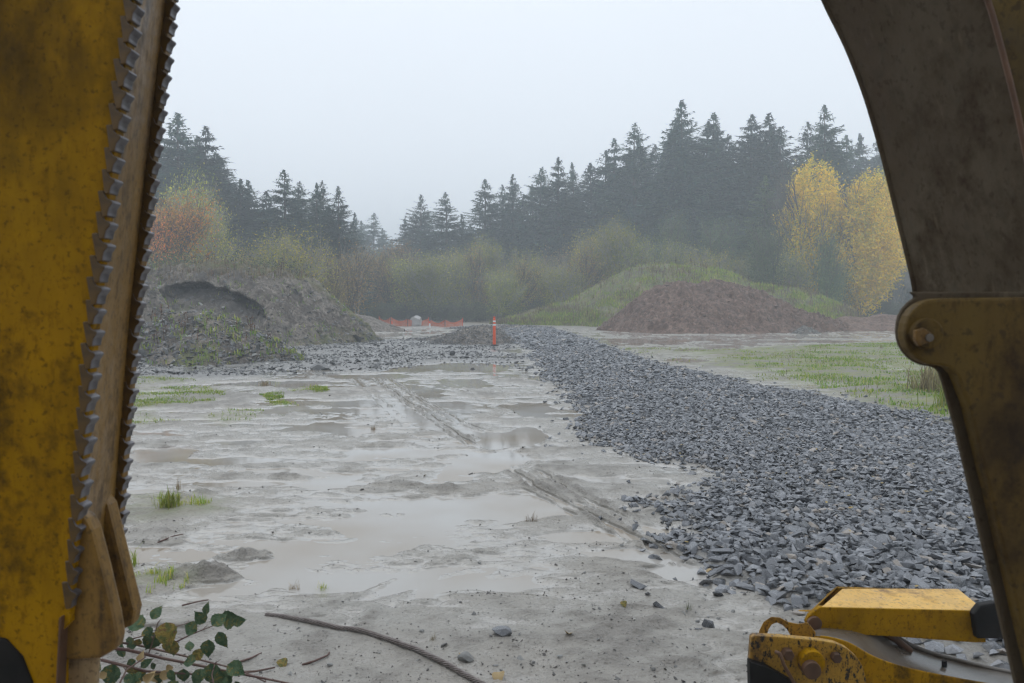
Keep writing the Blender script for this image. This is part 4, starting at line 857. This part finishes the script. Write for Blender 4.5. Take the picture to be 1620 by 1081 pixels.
for px, pt, Y, v, wd, lb in [(455, 356, 52, 0, 1.0, 'rounded olive-brown tree above the earth bank'), (640, 396, 73, 1, 1.1, 'pale olive tree above the orange netting'), (678, 402, 72, 2, 1.0, 'pale olive tree right of the one above the netting'), (790, 420, 70, 0, 1.0, 'olive bushy tree above the marker post'),
    (880, 410, 70, 1, 1.0, 'olive bushy tree left of the hill'), (975, 338, 73, 2, .75, 'tall yellowish olive tree behind the left slope of the hill'), (935, 358, 74, 0, .7, 'olive tree left of the tall yellowish olive one'), (1010, 365, 73, 1, .7, 'olive tree right of the tall yellowish olive one'),
    (725, 388, 75, 0, .8, 'olive tree between the netting and the marker post, taller than its neighbours'), (835, 392, 76, 1, .8, 'olive tree between the marker post and the left slope of the hill'), (765, 368, 78, 2, .7, 'tall thin olive tree rising behind the marker post'),
    (600, 398, 80, 1, .8, 'olive tree below the gap of the skyline'), (1060, 372, 76, 0, .8, 'olive-green tree just behind the top of the grassy hill'), (1130, 388, 74, 1, .9, 'olive-green tree behind the right shoulder of the grassy hill'),
    (1190, 395, 72, 2, 1.0, 'olive shrub-like tree on the right end of the hilltop'), (1255, 385, 72, 0, .9, 'olive tree between the dark bushy conifers')]:
    tree('olive_tree', B_oli[v], px, pt, Y, 9, lb, None, wd)
for x in range(395, 1010, 13): tree('brown_tree', B_brn[rr3.randrange(3)], x+rr3.uniform(-6, 6), (405 if x > 560 else 408)+rr3.uniform(-30, 45), (78 if x > 560 else 54)+rr3.uniform(-5, 8), 9, 'small fading brown tree along the edge of the wood', 'fading brown trees along the wood edge', .85)
for x in range(470, 1000, 15): tree('bare_tree', B_bar[rr3.randrange(4)], x+rr3.uniform(-4, 4), 405+rr3.uniform(-30, 50), (78 if x > 560 else 60)+rr3.uniform(-3, 8), 9, 'thin bare grey stem tree along the edge of the wood', 'thin bare trees along the wood edge', .8)
for x in range(1390, 1470, 12): tree('bare_tree', B_bar[rr3.randrange(4)], x, 400+rr3.uniform(-20, 30), 83+rr3.uniform(-3, 3), 9, 'thin bare grey tree beside the dark right arm', 'thin bare trees beside the right arm', .8)
for x in list(range(560, 960, 11))+list(range(1130, 1460, 16))+list(range(230, 560, 16)):
    left = x < 560
    if left and x > 430: continue
    Y = (48 if left else 72)+rr3.uniform(-2, 3) if x < 960 else 76+rr3.uniform(-2, 2)
    tree('bush', B_bsh[rr3.randrange(3)], x+rr3.uniform(-5, 5), (412 if left else 474)+rr3.uniform(-8, 14), Y, 3.2, 'low dark bush at the foot of the wood', 'low bushes at the foot of the wood', 1.25 if not left else .9, cat='bush')

# ------------------------------------------------------------------ left serrated arm (box section, two toothed side plates)
def npx(y): return 211-.125*y if y < 500 else 148.5-.078*(y-500)
def fpx(y): return 271-.113*y if y < 500 else 214.5-.08*(y-500)
YN, YF = 1.60, 2.0
la = empty('serrated_arm', PD(100, 1081, YN) * 1.0, 'dirty yellow steel arm with two saw-toothed edges at the left edge of the view', 'machine arm')
la.location.z = 0; o0 = la.location.copy()
ys = list(range(-420, 985, 45))
poly = [PD(npx(y)+0, y, YN) for y in ys]+[PD(112, 985, YN), PD(98, 1000, YN), PD(92, 1330, YN), PD(-420, 1330, YN), PD(-420, -420, YN)]
obj('near_plate', prism(poly, Vector((0, .03, 0)), .003, 'near_plate', M_y1, o0), la)
ys2 = list(range(-420, 870, 45))
polyf = [PD(fpx(y), y, YF) for y in ys2]+[PD(185, 900, YF), PD(150, 1000, YF), PD(40, 1000, YF), PD(-100, -420, YF)]
obj('far_plate', prism(polyf, Vector((0, .03, 0)), .003, 'far_plate', M_y1b, o0), la)
# web between the plates, set back from the toothed edges
V = []; Fc = []
for i, y in enumerate(range(-420, 1040, 40)):
    a = PD(npx(y)-3, y, YN+.028); b = PD(fpx(y)-9, y, YF+.002); m = a.lerp(b, .5)+Vector((-.012, 0, 0)); m1 = a.lerp(b, .22)+Vector((-.006, 0, 0)); m2 = a.lerp(b, .25)+Vector((-.014, 0, 0))
    for q in (a, m1, m2, m, b): V.append(q-o0)
    if i:
        k = (i-1)*5
        for j in range(4): Fc.append((k+j, k+j+1, k+6+j, k+5+j))
obj('web', mesh_py('web', V, Fc, M_y1b), la)
# teeth
M_toothf = simple('shaded_tooth_face', (.05, .028, .008), (.12, .062, .008), 30, .5, .4, 90, .002)  # dark tone paints in the shadow around the tooth tips
def tooth_mesh(s, th):
    o2 = [(-.30, -.60), (-.05, -.58), (-.01, -.42), (.07, -.24), (.20, -.12), (.275, -.04), (.27, .05), (.17, .12), (.06, .18), (.0, .30), (-.04, .45), (-.05, .58), (-.30, .60)]
    P_ = [Vector((a*s, 0, b*s)) for a, b in o2]; return prism(P_, Vector((0, th, 0)), .0022, 'tooth', [M_toothf, M_steel])
tn = tooth_mesh(.0445, .036); tf_ = tooth_mesh(.0450, .034)
for me in (tn, tf_):
    for p in me.polygons: p.material_index = 1 if (abs(p.normal.y) < .8 and (p.normal.z > .1 or p.normal.x > .6)) else 0  # up and right faces light, others dark: sky glint and shadow as colour
def put_teeth(me, fx, Y, step, y0, y1, y_off):
    y = y0
    while y < y1:
        o = obj('tooth', me, la); o.location = PD(fx(y), y, Y)-o0+Vector((0, y_off+random.uniform(-.0015, .0015), 0)); o.rotation_euler = (0, -.11 + random.uniform(-.06, .06), 0)
        s = 1+random.uniform(-.08, .08); o.scale = (s, 1, s); y += step
put_teeth(tn, lambda y: npx(y)-1, YN, 34.4, -160, 975, -.004); put_teeth(tf_, lambda y: fpx(y)-1, YF, 27.9, -160, 860, -.002)
# lugs and foot
def px_plate(name, pts, Y, th, mat, par, off, bev=.006):
    return obj(name, prism([PD(a, b, Y) for a, b in pts], Vector((0, th, 0)), bev, name, mat, off), par)
n1 = px_plate('lug', [(124, 812), (136, 822), (145, 840), (160, 898), (178, 975), (184, 1012), (181, 1030), (158, 1043), (90, 1046), (92, 960), (112, 935)], YN+.015, .045, M_y1b, la, o0, .012)
n2 = px_plate('lug', [(146, 776), (158, 782), (171, 800), (183, 850), (200, 920), (212, 968), (207, 992), (188, 999), (150, 985), (140, 900)], YF-.08, .05, M_y1b, la, o0, .012)
px_plate('foot', [(96, 1040), (153, 1040), (150, 1100), (146, 1350), (92, 1350)], YN+.03, .02, M_tan, la, o0)
px_plate('strip', [(93, 978), (97, 976), (92, 1081), (85, 1340), (80, 1340), (88, 1081)], YN-.012, .03, M_rust, la, o0, .002)  # groove's dark line in the plate, made as a rusty strip
V = []; Fc = []   # grease patch: worn pad
px_plate('worn_pad', [(-60, 1000), (8, 1012), (34, 1040), (50, 1081), (60, 1140), (-60, 1140)], YN-.006, .02, M_black, la, o0, .004)

# ------------------------------------------------------------------ right arm
ra = empty('curved_arm', (PD(1700, 1081, 1.6).x, 1.6, 0), 'big dark curved steel arm with pinned olive-yellow link at the right edge', 'machine arm'); o1 = ra.location.copy()
lc = [(1180, -420), (1215, -260), (1262, -110), (1305, 0), (1341, 70), (1372, 150), (1398, 240), (1420, 330), (1437, 400), (1450, 455), (1452, 500), (1470, 540)]
rc = [(1420, -420), (1455, -260), (1510, -110), (1562, 0), (1586, 90), (1606, 170), (1622, 250), (1640, 330), (1658, 400), (1672, 455), (1680, 500), (1690, 540)]
def dens(c, n=5):
    c = np.array(c, float); t = np.arange(len(c)); tt = np.linspace(0, len(c)-1, (len(c)-1)*n+1); a = np.stack([np.interp(tt, t, c[:, 0]), np.interp(tt, t, c[:, 1])], 1)
    for _ in range(3): a[1:-1] = (a[:-2]+2*a[1:-1]+a[2:])/4
    return a
lc, rc = dens(lc), dens(rc); V = []; Fc = []
YA, YB = 1.66, 2.15
for i in range(len(lc)):
    a = PD(*lc[i], YB); b = PD(*rc[i], YA)
    for k in range(7): V.append(a.lerp(b, k/6)-o1)
    if i:
        q = (i-1)*7
        for j in range(6): Fc.append((q+j, q+j+1, q+8+j, q+7+j))
web = obj('underside_web', mesh_py('underside_web', V, Fc, M_dark, True), ra)
# rolled lip along the far edge of the web
V = []; Fc = []; tube(V, Fc, [PD(*q, YB+.008)-o1 for q in lc], .011, 8); obj('weld_lip', mesh_py('weld_lip', V, Fc, M_dark, True), ra)
side = [PD(*q, YA) for q in rc]+[PD(2300, 540, YA), PD(2300, -420, YA)]
obj('side_plate', prism(side, Vector((0, .02, 0)), .004, 'side_plate', M_y2, o1), ra)
V = []; Fc = []; tube(V, Fc, [PD(q[0]+2, q[1], YA-.004)-o1 for q in rc], .006, 6); obj('weld_seam', mesh_py('weld_seam', V, Fc, M_rust, True), ra)
farside = [PD(*q, YB) for q in lc]+[PD(2000, 540, YB), PD(2000, -420, YB)]
obj('far_side_plate', prism(farside, Vector((0, .02, 0)), .003, 'far_side_plate', M_dark, o1), ra)
def arc(cx, cy, r_, a0, a1, n): return [(cx+r_*math.cos(R(a0+(a1-a0)*i/n)), cy+r_*math.sin(R(a0+(a1-a0)*i/n))) for i in range(n+1)]
BK = [(1700, 462), (1500, 462), (1466, 462), (1440, 462)]+arc(1466, 530, 46, 215, 100, 9)[:0]+[(1449, 470), (1438, 478), (1429, 488), (1423, 499), (1420, 511), (1419, 523), (1420, 535), (1423, 546), (1429, 557), (1437, 566), (1447, 573), (1458, 578), (1471, 580), (1481, 583), (1487, 590), (1492, 604), (1502, 640), (1515, 690), (1527, 740), (1550, 840), (1574, 940), (1607, 1081), (1680, 1400), (1800, 1400)]
px_plate('inner_link_plate', BK, 1.597, .012, M_dark, ra, o1, .008)
FR = [(1800, 468), (1500, 472), (1480, 473), (1466, 476), (1454, 482), (1445, 490), (1438, 500), (1434, 512), (1432, 525), (1433, 537), (1437, 549), (1443, 559), (1452, 568), (1462, 574), (1475, 578), (1490, 579), (1501, 582), (1514, 594), (1532, 640), (1548, 705), (1565, 772), (1584, 855), (1602, 930), (1618, 1000), (1638, 1081), (1700, 1400), (2200, 1400), (2200, 468)]
px_plate('link_plate', FR, 1.56, .035, M_y2, ra, o1, .006)
def cyl(name, c, rad_, y0, y1, mat, par, off, n=28, bev=.003):
    P_ = [Vector((c.x+rad_*math.cos(6.28318*i/n), y0, c.z+rad_*math.sin(6.28318*i/n))) for i in range(n)]
    return obj(name, prism(P_, Vector((0, y1-y0, 0)), bev, name, mat, off), par)
c = PD(1466, 528, 1.55); cyl('pin_collar', c, .030, 1.542, 1.562, M_y2, ra, o1)
c = PD(1462, 534, 1.55); cyl('grease_bolt', c, .008, 1.528, 1.545, M_wetsteel, ra, o1, 12, .001)
px_plate('pin_keeper', [(1449, 523), (1462, 519), (1474, 527), (1474, 541), (1455, 548), (1449, 540)], 1.532, .012, M_y1b, ra, o1, .002)

# ------------------------------------------------------------------ lower right linkage
lk = empty('coupler_linkage', (PD(1450, 1081, 3.0).x, 3.0, 0), 'bright yellow hydraulic coupler with a slanted link bar and pins at the lower right', 'machine coupler'); o2 = lk.location.copy()
# link bar: front face at Y=3.0, top face back to 3.24
zt = PD(1300, 960, 3.0).z
ft = [PD(1290, 961, 3.0), PD(1545, 967, 3.0)]; ftr = PD(1600, 968, 3.0)
zb1 = PD(1300, 1001, 3.0)
front = [PD(1297, 961, 3.0), PD(1560, 967, 3.0), PD(1560, 1017, 3.0), PD(1540, 1017, 3.0), PD(1420, 1008, 3.0), PD(1297, 1001, 3.0), PD(1284, 1000, 3.0), PD(1277, 993, 3.0), PD(1275, 984, 3.0), PD(1280, 974, 3.0)]
obj('front_cheek', prism(front, Vector((0, .022, 0)), .004, 'front_cheek', M_y1, o2), lk)
zt0 = front[0].z; zt1 = front[1].z
bl = PZ(1332, 931, zt0+.006); bo = Vector((bl.x-front[0].x, .23, -.004)); brr = PZ(1572, 929, zt1+.012)
T = [front[0]+Vector((.004, .002, .001)), front[1]+Vector((0, .002, .001)), Vector((front[1].x+.02, brr.y, zt1+.006)), bl]
Vt = [q-o2 for q in T]+[q-o2-Vector((0, 0, .02)) for q in T]
obj('top_plate', bev_mesh('top_plate', Vt, [(0, 1, 2, 3), (7, 6, 5, 4), (0, 4, 5, 1), (1, 5, 6, 2), (2, 6, 7, 3), (3, 7, 4, 0)], M_y3, .006, 3), lk)
back = [q+Vector((bo.x if i_q > 5 or i_q == 0 else 0, .22, -.004)) for i_q, q in enumerate(front)]; obj('back_cheek', prism(back, Vector((0, .02, 0)), .004, 'back_cheek', M_y1, o2), lk)
c = PD(1289, 987, 2.99); cyl('link_pin', c, .027, 2.985, 3.02, M_rust, lk, o2)
Pn = [front[0], front[9], front[8], front[7], front[6]]; Vn = [q-o2+Vector((0, .02, 0)) for q in Pn]+[q-o2+bo for q in Pn]
obj('end_plate', mesh_py('end_plate', Vn, [(i, i+1, i+6, i+5) for i in range(4)], M_y1, True), lk)
px_plate('rubber_end_cap', [(1540, 972), (1552, 958), (1575, 954), (1600, 956), (1640, 960), (1640, 1012), (1546, 1011)], 2.975, .035, M_black, lk, o2, .008)
# chipped guard plate in front
gd = [(1189, 1009), (1194, 1006), (1237, 1008), (1300, 1014), (1322, 1018), (1340, 1026), (1354, 1038), (1366, 1056), (1371, 1075), (1372, 1130), (1280, 1200), (1187, 1130), (1186, 1048)]
px_plate('guard_plate', gd, 2.72, .03, M_y4, lk, o2, .005)
px_plate('lower_guard', [(1186, 1047), (1215, 1056), (1262, 1084), (1300, 1110), (1300, 1300), (1190, 1300)], 2.69, .035, M_black, lk, o2, .004)
# lifting lug with kidney hole: ring section
ro_ = [(1199, 1012), (1201, 998), (1208, 984), (1220, 976), (1234, 977), (1247, 984), (1262, 987), (1278, 985), (1290, 1000), (1290, 1020)]
ri_ = [(1212, 1012), (1213, 1006), (1216, 996), (1221, 988), (1229, 985), (1238, 989), (1245, 996), (1252, 1008), (1258, 1018), (1262, 1020)]
V = []; Fc = []; n = len(ro_)
for Yq in (2.86, 2.91):
    for a in ro_: V.append(PD(*a, Yq)-o2)
    for a in ri_: V.append(PD(*a, Yq)-o2)
for i in range(n-1): Fc += [(i, i+1, n+i+1, n+i), (2*n+i, 3*n+i, 3*n+i+1, 2*n+i+1), (i, 2*n+i, 2*n+i+1, i+1), (n+i, n+i+1, 3*n+i+1, 3*n+i)]
Fc += [(0, n, 3*n, 2*n), (n-1, 3*n-1, 4*n-1, 2*n-1)]
obj('lifting_lug', bev_mesh('lifting_lug', V, Fc, M_y4, .003), lk)
c = PD(1279, 1054, 2.7); cyl('guard_pin', c, .030, 2.66, 2.75, M_rust, lk, o2); c = PD(1284, 1047, 2.7); cyl('pin_collar', c, .042, 2.685, 2.74, M_y1, lk, o2)
c = PD(1324, 1042, 2.7); cyl('bolt', c, .018, 2.695, 2.74, M_rust, lk, o2, 6); c = PD(1247, 1036, 2.7); cyl('bolt', c, .020, 2.69, 2.74, M_rust, lk, o2, 6)
V = []; Fc = []; tube(V, Fc, [PD(1226, 1031, 2.68)-o2, PD(1234, 1034, 2.67)-o2, PD(1240, 1052, 2.67)-o2, PD(1256, 1080, 2.67)-o2, PD(1270, 1100, 2.68)-o2], .006, 8); obj('lock_rod', mesh_py('lock_rod', V, Fc, M_rust, True), lk)
# curved cast arm: top face (wet) between near edge and far edge, with a yellow front face
ne = dens([(1262, 1003), (1310, 1006), (1345, 1016), (1372, 1034), (1405, 1048), (1450, 1060), (1520, 1074), (1640, 1094)], 4); fe_ = dens([(1330, 985), (1375, 990), (1410, 1002), (1435, 1020), (1470, 1034), (1510, 1045), (1570, 1060), (1680, 1080)], 4)
V = []; Fc = []; Y0, Y1 = 2.86, 3.12
for i in range(len(ne)):
    a = PD(*ne[i], Y0); b = PD(*fe_[i], Y1); V += [a-o2, b-o2, a-o2-Vector((0, 0, .16)), b-o2-Vector((0, 0, .16))]
    if i: k = (i-1)*4; Fc += [(k, k+4, k+5, k+1), (k, k+2, k+6, k+4), (k+1, k+5, k+7, k+3), (k+2, k+3, k+7, k+6)]
Fc += [(0, 1, 3, 2), (len(V)-4, len(V)-2, len(V)-1, len(V)-3)]
ca = bev_mesh('cast_arm', V, Fc, [M_y1, M_wetsteel], .008, 3); 
for p in ca.polygons:
    if p.normal.z > .75: p.material_index = 1
for p in ca.polygons: p.use_smooth = True
obj('cast_arm', ca, lk)
V = []; Fc = []; tube(V, Fc, [PD(a[0], a[1]-1, Y1-.005)-o2+Vector((0, 0, .002)) for a in fe_[8:]], .008, 8); obj('arm_rim', mesh_py('arm_rim', V, Fc, M_wetsteel, True), lk)
V = []; Fc = []; tube(V, Fc, [PD(1395, 1000, 3.05)-o2, PD(1415, 1010, 3.05)-o2, PD(1440, 1030, 3.06)-o2], .014, 8); obj('hose', mesh_py('hose', V, Fc, M_rust, True), lk)
for a, b in ((1438, 1050), (1494, 1051)): 
    c = PD(a, b, 2.98); V = []; Fc = []; tube(V, Fc, [c-o2-Vector((0, 0, .01)), c-o2+Vector((0, 0, .012))], .010, 8); obj('bolt', mesh_py('bolt', V, Fc, M_black), lk)
# hidden foot that carries the coupler
px_plate('coupler_foot', [(1300, 1170), (1600, 1170), (1640, 1180), (1640, 1290), (1260, 1290)], 2.8, .35, M_y1, lk, o2)

# ------------------------------------------------------------------ unseen machine of guessed shape, added behind and above the camera for shade
ex = empty('shading_excavator', (0.3, -2.6, 0), 'unseen tracked yellow digger of guessed shape, added behind the viewpoint to shade the arms', 'shading_excavator')
def bx(name, a, b, mat, bev=.05):
    x0, y0, z0_ = a; x1, y1, z1_ = b; P_ = [Vector((x0, y0, z0_)), Vector((x1, y0, z0_)), Vector((x1, y0, z1_)), Vector((x0, y0, z1_))]
    return obj(name, prism(P_, Vector((0, y1-y0, 0)), bev, name, mat, ex.location), ex)
bx('track', (-1.9, -5.2, 0), (-1.2, -.9, .95), M_black, .2); bx('track', (1.5, -5.2, 0), (2.2, -.9, .95), M_black, .2)
bx('undercarriage', (-1.15, -4.2, .4), (1.45, -2.0, 1.0), M_rust, .08); bx('turntable_house', (-1.5, -5.6, 1.05), (1.8, -1.0, 2.2), M_y1, .12); bx('cab', (-1.5, -3.0, 2.2), (-.3, -1.1, 3.5), M_y1, .12); bx('engine_cover', (-.2, -5.4, 2.22), (1.75, -2.6, 2.7), M_y1, .1)
bm_ = [(.1, -1.6, 2.0), (.1, -.6, 3.3), (.45, .9, 3.5), (1.15, 1.9, 3.1)]  # overhead boom of guessed shape, added for its shade on the arms
V = []; Fc = []
for i, p in enumerate(bm_):
    for dx, dz in ((-.25, -.3), (.25, -.3), (.25, .3), (-.25, .3)): V.append(Vector(p)+Vector((dx, 0, dz))-ex.location)
    if i:
        k = (i-1)*4
        for j in range(4): Fc.append((k+j, k+(j+1) % 4, k+4+(j+1) % 4, k+4+j))
Fc += [(0, 1, 2, 3), (15, 14, 13, 12)]; obj('boom', bev_mesh('boom', V, Fc, M_y1, .02), ex)
print('objects', len(bpy.data.objects), 'tris', sum(len(m.polygons) for m in bpy.data.meshes))
